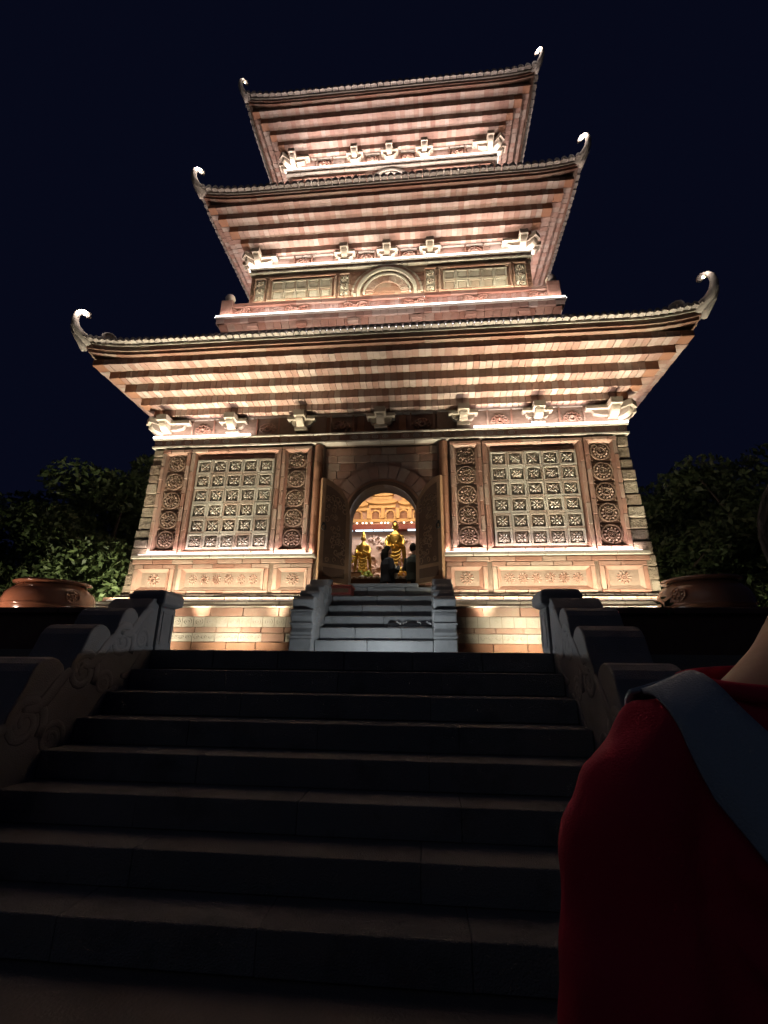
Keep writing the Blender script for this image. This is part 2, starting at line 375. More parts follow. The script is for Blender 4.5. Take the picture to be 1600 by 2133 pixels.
def rosette_mesh():
    b = MB(); b.box(-.5, .5, 0, .05, -.5, .5)
    b.ring(0, 0, .40, .46, .07, 20)
    for i in range(12):
        a = 2*PI*i/12
        b.bump(.29*math.cos(a), .29*math.sin(a), .085, .07, .10, a, 6)
    b.ring(0, 0, .165, .205, .09, 14)
    for i in range(6):
        a = 2*PI*i/6+.3
        b.bump(.10*math.cos(a), .10*math.sin(a), .045, .035, .09, a, 5)
    b.bump(0, 0, .04, .04, .12, 0, 6)
    for sx in (-1, 1):
        for sz in (-1, 1): b.bump(sx*.42, sz*.42, .07, .035, .05, sx*sz*PI/4, 6)
    return b.mesh('rosette_tile', 'rosette')
def daisy_mesh(mt='brick'):
    b = MB(); b.box(-.5, .5, 0, .05, -.5, .5)
    for i in range(12):
        a = 2*PI*i/12
        b.bump(.31*math.cos(a), .31*math.sin(a), .15, .062, .075, a, 7)
    b.ring(0, 0, .12, .165, .08, 12); b.bump(0, 0, .08, .08, .07, 0, 8)
    return b.mesh('flower_tile', mt)
def scrolltile_mesh(w_=1.0):
    b = MB(); b.box(-.5, .5, 0, .05, -.5, .5)
    for i in range(3):
        c = -.33+.33*i; pts = []
        for k in range(14):
            a = k/13*2*PI*1.25; r = .14*(1-.7*k/13); pts.append((c+r*math.cos(a), -.02, r*2.2*math.sin(a)))
        b.tube(pts, .028, n=4)
    return b.mesh('carved_tile', 'pale')
def disc_mesh():
    b = MB(); b.box(-.5, .5, 0, .05, -.5, .5); b.ring(0, 0, .28, .36, .05, 14); b.ring(0, 0, .10, .16, .05, 10)
    return b.mesh('square_tile', 'pale')
ME_COF, ME_COF2, ME_ROS, ME_DAI, ME_SCR, ME_DISC = coffer_mesh(), coffer_mesh(False), rosette_mesh(), daisy_mesh(), scrolltile_mesh(), disc_mesh()
ME_DAI2 = daisy_mesh('glaze')

def brick_run(name, par, x0, x1, yf, dep, z0, z1, bw, mt='brick', jit=.35, gap=.007, q=0):
    """a course of separate bricks on the front, face at y=yf"""
    x = x0; first = True
    while x < x1-.02:
        w_ = bw*(1+rnd(-jit, jit)*.5)
        if first: w_ *= rnd(.55, 1); first = False
        if x1-(x+w_) < bw*.45: w_ = x1-x
        w_ = min(w_, x1-x)
        inst(name, bmesh_box(round(w_-gap, 2), dep, z1-z0-gap, mt), par, (x+w_/2, yf+dep/2+rnd(-.004, .004), (z0+z1)/2))
        x += w_
def frame(name, par, x0, x1, z0, z1, t, yf, dep, bw, mt='brick'):
    """a rectangular surround of separate bricks"""
    brick_run(name, par, x0, x1, yf, dep, z1-t, z1, bw, mt); brick_run(name, par, x0, x1, yf, dep, z0, z0+t, bw, mt)
    for a in (x0, x1-t):
        n = max(1, round((z1-z0-2*t)/bw)); h = (z1-z0-2*t)/n
        for i in range(n):
            inst(name, bmesh_box(t-.006, dep, h-.007, mt), par, (a+t/2, yf+dep/2+rnd(-.003, .003), z0+t+(i+.5)*h))
def moulding(par, x0, x1, z0, z1, t, yf, dep, mt='brick'):
    """mitred sloping surround: outer edge proud, inner edge sunk"""
    b = MB()
    o = [(x0, z0), (x1, z0), (x1, z1), (x0, z1)]; i_ = [(x0+t, z0+t), (x1-t, z0+t), (x1-t, z1-t), (x0+t, z1-t)]
    for k in range(4):
        j = (k+1) % 4
        vs = [(o[k][0], yf, o[k][1]), (o[j][0], yf, o[j][1]), (i_[j][0], yf+dep, i_[j][1]), (i_[k][0], yf+dep, i_[k][1])]
        vs += [(v[0], yf+dep+.06, v[2]) for v in vs]
        b.add(vs, [(0,1,2,3),(7,6,5,4),(0,4,5,1),(1,5,6,2),(2,6,7,3),(3,7,4,0)])
    return b.build('moulding', mt, par)

# --- ground storey: hollow shell with an arched doorway
DX, DR, DS, DT = .06, .655, 2.56, 1.24      # door centre, radius, spring, threshold
YB = W+.20                                   # recessed middle bay
shell = MB()
for s in (-1, 1):
    shell.box(min(s*1.13, s*4.62), max(s*1.13, s*4.62), W+.10, W+.62, 0, 4.78)
    shell.box(min(s*4.62, s*4.20), max(s*4.62, s*4.20), W+.62, CY+4.62, 0, 4.78)
shell.box(-4.62, 4.62, CY+4.2, CY+4.62, 0, 4.78)
N = 20
arc = [(DX+DR*math.cos(PI*i/N), DS+DR*math.sin(PI*i/N)) for i in range(N+1)]
for i in range(N):                      # spandrel above the arch
    (xa, za), (xb, zb) = arc[i], arc[i+1]
    shell.prism([(xb, zb), (xa, za), (xa, 4.78), (xb, 4.78)], YB+.03, YB+.42, 'y')
shell.box(-1.13, DX-DR, YB+.03, YB+.42, 0, 4.78); shell.box(DX+DR, 1.13, YB+.03, YB+.42, 0, 4.78)
shell.box(-4.2, 4.2, W+.62, CY+4.2, 0, DT-.01)
shell.box(DX-DR, DX+DR, YB+.03, W+.62, 0, DT-.012)
WL = shell.build('wall', 'mortar', PG)

# plinth
pl = MB()
pl.box(-5.06, 5.06, CY-5.06, CY+5.06, 0, .775).box(-4.90, 4.90, CY-4.90, CY+4.90, .775, .985).box(-4.76, 4.76, CY-4.76, CY+4.76, .985, 1.045)
PL = pl.build('plinth', 'mortar', PG)
yp = CY-5.17
rows = [(.02, .21, .56, 'orange', 'brick'), (.358, .454, .42, 'brick', 'brick'), (.63, .78, .60, 'brick', 'brick')]
SX = .10    # axis of the door steps
for s in (-1, 1):
    xa, xb = (SX+1.20, 5.17) if s > 0 else (-5.17, SX-1.20)
    for z0, z1, bw, mt, nm in rows: brick_run(nm, PL, xa, xb, yp, .12, z0, z1, bw, mt)
    n = 10; ww = (xb-xa)/n
    for i in range(n):
        me = ME_SCR if rnd(0, 1) < .75 else None
        c = (xa+(i+.5)*ww, yp+.03, .284)
        if me: inst('carved_tile', me, PL, c, 0, (ww-.01, .35, .138))
        else: inst('brick', bmesh_box(ww-.01, .12, .138, 'brick'), PL, (c[0], yp+.06, c[2]))
    n = 20; ww = (xb-xa)/n
    for i in range(n):
        inst('square_tile', ME_DISC, PL, (xa+(i+.5)*ww, yp+.02+rnd(-.004, .004), .542), 0, (ww-.008, .3, .17))
    # cyma of pale stone
    n = 7; ww = (xb-xa)/n
    for i in range(n):
        x0 = xa+i*ww+.003; x1 = x0+ww-.006
        prof = [(yp-.02, .782), (yp-.02, .80), (yp+.03, .815), (yp+.085, .845), (yp+.11, .885), (yp+.13, .90), (yp+.30, .90), (yp+.30, .782)]
        MB().prism(prof, x0, x1).build('cyma_block', 'pale', PL)
    brick_run('brick', PL, xa if s > 0 else -5.0, xb if s < 0 else 5.0, CY-5.0, .12, .902, .985, .235, 'brick', .1)
    brick_run('ledge_brick', PL, xa if s > 0 else -4.86, xb if s < 0 else 4.86, CY-4.86, .12, .987, 1.05, .5, 'pale', .3)
# plinth returns on the two sides
for q in (1, 3):
    b = MB()
    for z0, z1, bw in ((.02, .21, .56), (.21, .358, .38), (.358, .454, .42), (.454, .63, .19), (.63, .78, .6)):
        x = -5.15
        while x < 5.1:
            w_ = min(bw*rnd(.8, 1.2), 5.15-x); p0, p1 = Q(q, x+.004, 5.17, z0+.004), Q(q, x+w_-.004, 5.06, z1-.004)
            b.box(min(p0[0], p1[0]), max(p0[0], p1[0]), min(p0[1], p1[1]), max(p0[1], p1[1]), p0[2], p1[2]); x += w_
    o = b.build('side_bricks', 'brick', PL); o['kind'] = 'stuff'
    b = MB(); d = 1 if q == 1 else -1
    prof = [(d*5.19, .782), (d*5.19, .80), (d*5.14, .815), (d*5.085, .845), (d*5.06, .885), (d*5.04, .90), (d*4.8, .90), (d*4.8, .782)]
    b.prism(prof, CY-5.17+.13, CY+5.1, 'y'); b.box(min(d*4.89, d*5.0), max(d*4.89, d*5.0), CY-5.0+.1, CY+5, .902, .985)
    b.build('side_cyma', 'pale', PL)

# frieze of flower panels (z 1.05 - 1.72) and the tall panels above it
FRS = {}
for s in (-1, 1):
    FRI = FRS[s] = MB().box(min(s*1.22, s*4.70), max(s*1.22, s*4.70), W+.03, W+.12, 1.05, 1.74).build('flower_frieze', 'mortar', PG)
    PAN = MB().box(min(s*1.22, s*4.62), max(s*1.22, s*4.62), W+.105, W+.13, 1.8, 4.05).build('wall_panelling', 'mortar', PG)
    def X(a, b): return (min(s*a, s*b), max(s*a, s*b))
    # frieze
    a, b = X(1.20, 4.72); brick_run('brick', FRI, a, b, W-.02, .10, 1.64, 1.725, .42)
    for (p, q_) in ((1.22, 1.95), (2.03, 3.79), (3.86, 4.66)):
        a, b = X(p, q_)
        frame('frame_brick', FRI, a, b, 1.055, 1.635, .085, W-.015, .09, .36)
        moulding(FRI, a+.09, b-.09, 1.145, 1.545, .075, W-.02, .06, 'brick')
        if q_-p < 1: 
            inst('flower_tile', ME_DAI, FRI, ((a+b)/2, W+.05, 1.345), 0, (.30, .55, .28))
        else:
            n = 6; ww = (b-a-.36)/n
            for i in range(n): inst('flower_tile', ME_DAI, FRI, (a+.18+(i+.5)*ww, W+.05+rnd(-.004, .004), 1.345), 0, (ww-.01, .5, .25))
    # sill
    a, b = X(1.16, 4.72); brick_run('sill_brick', FRI, a, b, W-.09, .20, 1.735, 1.80, .62, 'pale', .3)
    # outer and inner pilasters with rosettes
    for (p, q_) in ((1.36, 1.96), (3.88, 4.48)):
        a, b = X(p, q_)
        frame('frame_brick', PAN, a, b, 1.83, 4.03, .075, W-.01, .13, .30)
        moulding(PAN, a+.078, b-.078, 1.91, 3.95, .035, W+.01, .06, 'brick')
        for i in range(5):
            inst('rosette_tile', ME_ROS, PAN, ((a+b)/2, W+.085, 2.13+i*.405), 0, (b-a-.20, .5, .395))
    # narrow brick strips between, and the coffered panel
    a, b = X(1.98, 3.86)
    frame('frame_brick', PAN, a, b, 1.81, 4.03, .075, W+.0, .13, .40)
    moulding(PAN, a+.078, b-.078, 1.895, 3.955, .05, W+.02, .06, 'brick')
    brick_run('frame_brick', PAN, a+.14, b-.14, W+.05, .08, 3.80, 3.895, .3)
    nx, nz = 5, 6; x0, x1, z0, z1 = a+.14, b-.14, 1.93, 3.79
    for i in range(nx):
        for j in range(nz):
            inst('coffer_tile', ME_COF, PAN, (x0+(i+.5)*(x1-x0)/nx, W+.075+rnd(-.003, .003), z0+(j+.5)*(z1-z0)/nz), 0, ((x1-x0)/nx-.006, .33, (z1-z0)/nz-.006))
    # half columns beside the middle bay
    a = s*1.24
    prof = [(.085*math.cos(t), .11*math.sin(t)) for t in [PI*k/8 for k in range(9)]]
    for i in range(6):
        z0 = 1.80+i*.375
        MB().prism([(a+p, W+.09-q_) for p, q_ in prof], z0+.003, z0+.372, 'z').build('column_drum', 'orange', PAN)
    # rough quoins up the outer corner
    z = 1.05
    while z < 4.04:
        h = min(rnd(.17, .27), 4.05-z); ox = rnd(-.018, .018)
        b_ = MB(); a0, a1 = 4.50, 4.69+ox+.15*(4.05-z)/3
        b_.box(min(s*a0, s*a1), max(s*a0, s*a1), W+.03+rnd(-.02, .02), W+.60, z+.005, z+h-.005)
        b_.build('quoin_stone', 'rough', WL, bevel=.02, seg=2); z += h
    b = MB()            # side wall face, courses of brick beyond
    z = 1.05
    while z < 4.7:
        y = W+.62+rnd(0, .2)
        while y < CY+4.6:
            L = rnd(.3, .6); b.box(min(s*4.60, s*4.66), max(s*4.60, s*4.66), y, min(y+L-.01, CY+4.6), z, z+.19); y += L
        z += .2
    o = b.build('side_bricks', 'brick', WL); o['kind'] = 'stuff'

# middle bay: bricks round the arch, voussoirs
def in_arch(x, z, r): return (z < DS and abs(x-DX) < r) or (z >= DS and (x-DX)**2+(z-DS)**2 < r*r)
z = DT
while z < 4.04:
    h = .165; x = -1.13+rnd(-.2, 0)
    while x < 1.13:
        w_ = rnd(.26, .40); xa, xb = max(x, -1.13), min(x+w_, 1.13); x += w_
        if xb-xa < .05: continue
        zz = min(z+h, 4.05)
        R_ = 1.06
        for _ in range(1):
            if z < DS:
                if xa < DX < xb or abs(xa-DX) < R_ and abs(xb-DX) < R_: continue
                if xa < DX-R_ < xb: xb = DX-R_
                elif xa < DX+R_ < xb: xa = DX+R_
            else:
                hz = zz-DS; k = math.sqrt(max(R_*R_-hz*hz, 0))
                if k > 0:
                    if xa > DX-k and xb < DX+k: continue
                    if xa < DX-k < xb: xb = DX-k+.02
                    elif xa < DX+k < xb: xa = DX+k-.02
            if xb-xa > .06:
                inst('bay_brick', bmesh_box(round(xb-xa-.007, 2), .06, zz-z-.007, 'brick'), WL, ((xa+xb)/2, YB+.03+rnd(-.004, .004), (z+zz)/2))
    z += h
AR = MB().ring(DX, DS, DR-.002, DR+.075, .05, 28, YB, 0, PI, .06).build('door_arch', 'dwood', PG)
MB().ring(DX, DS, DR+.08, DR+.13, .03, 28, YB, 0, PI, .05).build('arch_moulding', 'orange', AR)
nv = 15
for i in range(nv):
    a0, a1 = PI*i/nv+.006, PI*(i+1)/nv-.006
    MB().ring(DX, DS, DR+.14, 1.075, .02+rnd(0, .012), 2, YB, a0, a1, .05).build('voussoir', 'brick', AR)
for s in (-1, 1):
    for i in range(7):
        z0 = DT+i*.1886
        b = MB(); p0, p1 = DX+s*(DR+.14), DX+s*1.06
        b.box(min(p0, p1), max(p0, p1), YB-.02+rnd(-.006, .006), YB+.05, z0+.003, z0+.184); b.build('jamb_block', 'brick', AR)
    b = MB(); p0, p1 = DX+s*DR, DX+s*(DR+.135); b.box(min(p0, p1), max(p0, p1), YB-.05, YB+.06, DT, DS-.003); b.build('door_jamb', 'dwood', AR, bevel=.01)

# door leaves, swung outward
def door_leaf(s):
    hx, hy = DX+s*(DR-.01), YB-.075; wl = DR-.02
    ang = math.radians(137)
    dirx = Vector((-s*math.cos(ang), -math.sin(ang), 0)); nrm = Vector((dirx.y*s, -dirx.x*s, 0))   # nrm: face turned to the viewer when open
    def P(u, z, o): 
        v = Vector((hx, hy, z))+dirx*u+nrm*o; return v
    def top(u): c = max(0, wl-u); return DS+math.sqrt(max(wl*wl-c*c, 0))
    zb = DT+.02; us = [wl*i/14 for i in range(15)]
    b = MB(); vs = []; fs = []
    for o in (-.035, .035):
        vs += [P(u, zb, o) for u in us]+[P(u, top(u), o) for u in us]
    n = len(us)
    for o in (0, 2*n):
        for i in range(n-1): fs.append((o+i, o+i+1, o+n+i+1, o+n+i))
    for i in range(n-1): fs += [(n+i, n+i+1, 3*n+i+1, 3*n+i), (i, i+1, 2*n+i+1, 2*n+i)]
    fs += [(0, n, 3*n, 2*n), (n-1, 2*n-1, 4*n-1, 3*n-1)]
    b.add(vs, fs); D = b.build('door_leaf', 'wood', PG)
    D['label'] = 'carved wooden door leaf swung open on the '+('left' if s < 0 else 'right')
    for o in (-.038, .038):      # carved field with a raised tracery
        pb = MB(); us2 = [.09+(wl-.17)*i/10 for i in range(11)]; r2 = []
        lo = [P(u, zb+.32, o) for u in us2]; hi = [P(u, top(u)-.12 if u > .12 else DS, o) for u in us2]
        m2 = len(us2); vs = lo+hi; fs = [(i, i+1, m2+i+1, m2+i) for i in range(m2-1)]; pb.add(vs, fs)
        f = pb.build('carved_field', 'dwood', D)
        cv = MB(); random.seed(33)
        for k in range(46):
            u = rnd(.12, wl-.10); z = rnd(zb+.38, top(u)-.18); r = rnd(.03, .06); a0 = rnd(0, 6)
            pts = [P(u+r*(1-.5*i/8)*math.cos(a0+i*.7), z+r*1.2*(1-.5*i/8)*math.sin(a0+i*.7), o+(.006 if o > 0 else -.006)) for i in range(9)]
            cv.tube(pts, .009, n=4)
        cv.build('tracery', 'wood', f)['kind'] = 'stuff'
        kb = MB(); c = P(wl*.5, zb+.17, o)
        kb.obox(c, dirx*(wl*.36), nrm*.004, (0, 0, .085)); kb.build('kick_panel', 'dwood', D)
    rg = MB(); c = P(wl-.06, zb+.98, -.05 if s < 0 else .05); pts = [c+dirx*(.045*math.cos(a))+Vector((0, 0, .055*math.sin(a))) for a in [2*PI*i/14 for i in range(15)]]
    rg.tube(pts, .011, n=6); 
    for o in (-.045, .045):
        rg.obox(P(wl-.06, zb+1.04, o), dirx*.025, nrm*.012, (0, 0, .025))
    rg2 = [P(wl-.06, zb+.98, .055)+dirx*(.045*math.cos(a))+Vector((0, 0, .055*math.sin(a))) for a in [2*PI*i/14 for i in range(15)]]
    rg.tube(rg2, .011, n=6)
    rg.build('ring_handle', 'iron', D, smooth=True)
door_leaf(-1); door_leaf(1)
random.seed(11)

# cornice below the brackets (z 4.05 - 4.30) and the bracket frieze up to the corbels
def cornice(z0, h, hw, th, cell, par=PG):
    """projecting band with small square tiles on front and sides, ledge on top"""
    b = MB(); e_ = h-.012; i2 = h-.55
    b.box(-e_, e_, CY-e_, CY-i2, z0, z0+th).box(-e_, e_, CY+i2, CY+e_, z0, z0+th).box(-e_, -i2, CY-i2, CY+i2, z0, z0+th).box(i2, e_, CY-i2, CY+i2, z0, z0+th)
    C = b.build('cornice', 'mortar', par)
    n = round(2*h/cell); ww = 2*h/n
    for i in range(n):
        inst('cornice_tile', bmesh_box(ww-.008, .05, th-.075, 'brick'), C, (-h+(i+.5)*ww, CY-h+.025+rnd(-.004, .004), z0+.04+(th-.075)/2))
        if rnd(0, 1) < .6 and th > .15:
            inst('carved_disc', ME_DISC, C, (-h+(i+.5)*ww, CY-h+.012, z0+.04+(th-.075)/2), 0, (ww-.03, .35, th-.10))
    sb = MB()
    for q in (1, 3):
        for i in range(n):
            p0, p1 = Q(q, -h+i*ww+.004, h-.05, 0), Q(q, -h+(i+1)*ww-.004, h, 0)
            sb.box(min(p0[0], p1[0]), max(p0[0], p1[0]), min(p0[1], p1[1]), max(p0[1], p1[1]), z0+.04, z0+th-.035)
    o = sb.build('side_tiles', 'brick', C); o['kind'] = 'stuff'
    for za, zb, hh in ((z0-.005, z0+.038, h+.03), (z0+th-.035, z0+th, h+.035)):
        n = 14; ww = 2*hh/n
        for i in range(n): inst('ledge_brick', bmesh_box(ww-.006, .16, zb-za, 'pale'), C, (-hh+(i+.5)*ww, CY-hh+.08, (za+zb)/2))
        for q in (1, 3):
            e = MB(); p0, p1 = Q(q, -hh, hh, za), Q(q, hh, hh-.16, zb); e.box(min(p0[0], p1[0]), max(p0[0], p1[0]), CY-hh+.163, CY+hh, za, zb); e.build('side_ledge', 'pale', C)
    return C

def bracket_mesh(H, wd):
    """projecting block over a curved nose, with stepped side arms"""
    b = MB()
    nose = [(0, -.36*H), (-.16, -.36*H)]+[(-.16-.20*math.sin(t), -.36*H+.36*H*(1-math.cos(t))+.0) for t in [PI/2*k/5 for k in range(1, 6)]]+[(0, 0)]
    b.prism(nose, -wd*.5, wd*.5)
    b.box(-wd*.72, wd*.72, -.40, 0, .0+.004, .30*H)
    for s in (-1, 1):
        b.box(min(s*wd*.5, s*wd*1.9), max(s*wd*.5, s*wd*1.9), -.22, 0, .02*H, .17*H)
        arm = [(s*wd*.5, -.25*H), (s*wd*1.0, -.25*H), (s*wd*1.35, -.16*H), (s*wd*1.5, -.02*H), (s*wd*1.5, .015*H), (s*wd*.5, .015*H)]
        b.prism(arm, -.15, 0, 'y')
    b.box(-wd*.85, wd*.85, -.18, 0, -.52*H, -.365*H)
    return b
def corner_bracket(H, wd):
    b = MB()
    nose = [(.30, -.36*H), (-.16, -.36*H)]+[(-.16-.20*math.sin(t), -.36*H+.36*H*(1-math.cos(t))) for t in [PI/2*k/5 for k in range(1, 6)]]+[(.30, 0)]
    b.prism(nose, -wd*.5, wd*.5)
    b.box(-wd*.72, wd*.72, -.42, .3, .004, .30*H)
    return b
BRK = []
def brackets(par, h, zc, H, wd, xs, cx):
    bm_ = bracket_mesh(H, wd).mesh('bracket', 'bracket')
    for x in xs:
        o = inst('bracket', bm_, par, (x, CY-h, zc))
    for q in (1, 3):
        for x in xs: inst('bracket', bm_, par, Q(q, x, h, zc), q*PI/2)
    cb = corner_bracket(H, wd).mesh('corner_bracket', 'bracket')
    for s in (-1, 1):
        inst('corner_bracket', cb, par, (s*cx, CY-h, zc))
        inst('corner_bracket', cb, par, (s*(h-.01), CY-h+.02, zc-.002), s*PI/4)
        inst('corner_bracket', cb, par, Q(1 if s > 0 else 3, -s*(cx), h, zc), (PI/2 if s > 0 else -PI/2))
        arm = MB()
        arm.box(min(s*(cx-.5), s*(cx-.08)), max(s*(cx-.5), s*(cx-.08)), CY-h-.22, CY-h, zc+.02*H, zc+.17*H)
        pr = [(s*(cx-.08), zc-.25*H), (s*(cx-.2), zc-.25*H), (s*(cx-.34), zc-.16*H), (s*(cx-.38), zc+.015*H), (s*(cx-.08), zc+.015*H)]
        arm.prism(pr, CY-h-.15, CY-h, 'y'); arm.build('bracket_arm', 'bracket', par)

def medallion_mesh():
    b = MB(); b.box(-.5, .5, 0, .05, -.5, .5)
    for a in (-1, 1):
        b.box(a*.47-.03, a*.47+.03, -.06, 0, -.5, .5)
    for i in range(7):
        a = PI*i/6; b.ring(.26*math.cos(a), .26*math.sin(a)-.12, .06, .10, .06, 8)
    b.ring(0, -.1, .10, .15, .07, 10); b.bump(0, .02, .08, .14, .08, 0, 6)
    for s in (-1, 1): b.bump(s*.2, -.26, .12, .06, .06, s*.4, 6)
    return b.mesh('medallion', 'brick')
ME_MED = medallion_mesh()

def corbels(par, levels, h0, ztop, bw):
    """inverted steps of header bricks: levels = [(h, z_bottom)...]; fascia and tiles above"""
    core = MB(); zs = [z for h, z in levels]+[ztop]
    hp = h0
    for k, (h, z) in enumerate(levels):
        core.box(-h+.02, h-.02, CY-h+.02, CY+h-.02, z+.014, zs[k+1]+.014)
    RO = core.build('roof', 'mortar', par)
    stuff = MB()
    for k, (h, z) in enumerate(levels):
        z1 = zs[k+1]; d0 = h-hp
        n = round(2*hp/bw); ww = 2*hp/n
        for q in (0, 1, 3):
            for i in range(n):
                x = -hp+(i+.5)*ww; w_ = ww-.007
                dz = rnd(-.005, .003); dd = rnd(-.006, .004)
                if q == 0 and counts['soffit'] < 300 and par is PG and levels[0][1] < 6:
                    counts['soffit'] += 1
                    inst('soffit_brick', bmesh_box(w_, d0+.03, z1-z-.002, 'soffit'), RO, (x, CY-h+(d0+.03)/2-dd, (z+z1)/2+dz))
                else:
                    p0, p1 = Q(q, x-w_/2, h+dd, z+dz), Q(q, x+w_/2, hp-.03, z1-.002+dz)
                    stuff.box(min(p0[0], p1[0]), max(p0[0], p1[0]), min(p0[1], p1[1]), max(p0[1], p1[1]), p0[2], p1[2])
        for sx in (-1, 1):
            for sy in (-1, 1):
                a0, a1 = hp+.002, h+.002
                b = MB().box(min(sx*a0, sx*a1), max(sx*a0, sx*a1), min(CY+sy*a0, CY+sy*a1), max(CY+sy*a0, CY+sy*a1), z-.002, z1-.004)
                if sy < 0: b.build('corner_brick', 'orange', RO, bevel=.008)
                else: stuff.v, stuff.f = stuff.add(b.v, b.f).v, stuff.f
        hp = h
    o = stuff.build('soffit_bricks', 'soffit', RO); o['kind'] = 'stuff'
    return RO

def lift(x, h, L=.16, span=1.3):
    t = max(0, (abs(x)-(h-span))/span); return L*t**2.2

def tooth_mesh(pitch):
    b = MB(); w_ = pitch*.5; n = 6; prof = []
    for i in range(n+1):
        a = PI*i/n; prof.append((w_*.90*math.cos(a), pitch*.74*math.sin(a)**.9))
    prof = [(w_*.55, .012)]+[(max(-w_, min(w_, a)), b_) for a, b_ in prof]+[(-w_*.55, .012)]
    b.prism(prof, -.045, .45, 'y')
    b.ring(0, pitch*.25, pitch*.12, pitch*.2, .012, 8, -.045)
    return b.mesh('eave_tile', 'tile')

def eave(RO, hF, zF, h, z, pitch, htop, ztop, big, sides_individual):
    """fascia strips, tile ends, sloping tiled roof and upturned corner horns"""
    # long fascia bricks, two thin projecting courses
    for (ha, za, zb, L, mt) in ((hF+.085, zF, zF+.062, .62, 'brick'), (hF+.118, zF+.066, z-.035, .9, 'brick'), (h-.01, z-.033, z, .9, 'pale')):
        for q in (0, 1, 3):
            n = round(2*ha/L); ww = 2*ha/n; acc = MB()
            for i in range(n):
                xa, xb = -ha+i*ww+.002, -ha+(i+1)*ww-.002; segs = 4 if abs((xa+xb)/2) > ha-1.6 else 1
                b = MB()
                for k in range(segs):
                    x0, x1 = xa+(xb-xa)*k/segs, xa+(xb-xa)*(k+1)/segs
                    l0, l1 = lift(x0, h), lift(x1, h)
                    pts = []
                    dj = ha
                    e0 = min(ha, 9) - .30
                    for x_, l_ in ((x0, l0), (x1, l1)):
                        for d_ in (dj, e0):
                            for zz in (za, zb): pts.append(Q(q, x_, d_, zz+l_))
                    b.add(pts, [(0,1,5,4),(2,6,7,3),(0,4,6,2),(1,3,7,5),(0,2,3,1),(4,5,7,6)])
                if q == 0: b.build('fascia_brick', mt, RO)
                else: acc.add(b.v, b.f)
            if q: 
                o = acc.build('side_fascia', mt, RO); o['kind'] = 'stuff'
    # tile ends
    me = tooth_mesh(pitch); acc = MB(); n = round(2*(h+.03)/pitch); ww = 2*(h+.03)/n
    tv = [v.co.copy() for v in me.vertices]; tf = [tuple(p.vertices) for p in me.polygons]
    for q in (0, 1, 3):
        for i in range(n):
            x = -(h+.03)+(i+.5)*ww; p = Q(q, x, h+.035, z+.012+lift(x, h)+rnd(-.004, .004))
            if q == 0 or sides_individual:
                inst('eave_tile', me, RO, p, q*PI/2 if q < 3 else -PI/2)
            else:
                R_ = Matrix.Translation(p) @ Matrix.Rotation(q*PI/2 if q < 3 else -PI/2, 4, 'Z'); acc.add([R_ @ v for v in tv], tf)
    if acc.v:
        o = acc.build('side_eave_tiles', 'tile', RO); o['kind'] = 'stuff'
    # roof slope
    sl = MB(); K = 6; rings = []
    for k in range(K+1):
        t = k/K; hh = (h-.02)+(htop-h)*t; zz = z+.005+(ztop-z)*(t*.55+.45*t*t)
        ring_ = []
        for (ax, ay) in ((-1,-1),(1,-1),(1,1),(-1,1)):
            nxt = {(-1,-1):(1,-1),(1,-1):(1,1),(1,1):(-1,1),(-1,1):(-1,-1)}[(ax,ay)]
            for j in range(12):
                u = j/12; px_, py_ = ax+(nxt[0]-ax)*u, ay+(nxt[1]-ay)*u
                m_ = min(abs(px_), abs(py_)); l_ = lift(m_*hh, hh)*(1-t)**2
                ring_.append((px_*hh, CY+py_*hh, zz+l_))
        rings.append(ring_)
    sl.loft(rings).build('roof_slope', 'tile', RO)
    # corner horns
    for sx in (-1, 1):
        for sy in (-1, 1):
            dg = Vector((sx, sy, 0)); pr = Vector((sx, -sy, 0)).normalized()
            def P(d, zz): v = dg*(h+d); return Vector((v.x, CY+v.y, z+.10+zz))
            s_ = big
            path = [(-.55, .04), (-.30, .03), (-.12, .04), (0, .08), (.08, .16), (.135, .28), (.155, .42), (.145, .54), (.11, .615), (.06, .64), (.018, .615), (.015, .575), (.045, .555)]
            rad = [.085, .11, .12, .108, .092, .076, .062, .054, .05, .048, .045, .04, .032]
            hb = MB().tube([P(a*s_, c*s_) for a, c in path], [r*s_ for r in rad], n=10, side=pr, flat=.75)
            H_ = hb.build('corner_horn', 'horn', RO, smooth=True)
            # underside keel
            MB().tube([P(a*s_, c*s_) for a, c in ((-.02, -.16), (.03, -.02), (.10, .10), (.17, .24))], [.05*s_, .07*s_, .06*s_, .03*s_], n=8, side=pr, flat=.6).build('horn_keel', 'horn', H_, smooth=True)
            # hip ridge with a scroll
            rp = [(-1.95, .10), (-1.3, .30), (-.8, .38), (-.42, .36), (-.22, .22), (-.06, .06), (-.6, -.06), (-1.2, -.02)]
            rv = []
            for o_ in (-.07, .07):
                rv += [P(a*s_, c*s_)+pr*o_*s_ for a, c in rp]
            n_ = len(rp)
            MB().add(rv, [tuple(range(n_)), tuple(range(2*n_-1, n_-1, -1))]+[(i, i+n_, (i+1) % n_+n_, (i+1) % n_) for i in range(n_)]).build('hip_ridge', 'horn', H_, bevel=.02)
            sp = []
            for i in range(20):
                u = i/19; a = -.5+u*3.6*PI*.95; r = .085*(1-.8*u); sp.append(P((-.27+r*math.cos(a))*s_, (.30+r*math.sin(a))*s_))
            MB().tube(sp, [.036*s_*(1-.5*i/19) for i in range(20)], n=7, side=pr, flat=1.6).build('scroll', 'horn', H_, smooth=True)
            # small lamp on the curl
            if sy < 0:
                lampdef.append((sx, P(.07*s_, .60*s_), P(-.05*s_, .60*s_), H_, h))
lampdef = []

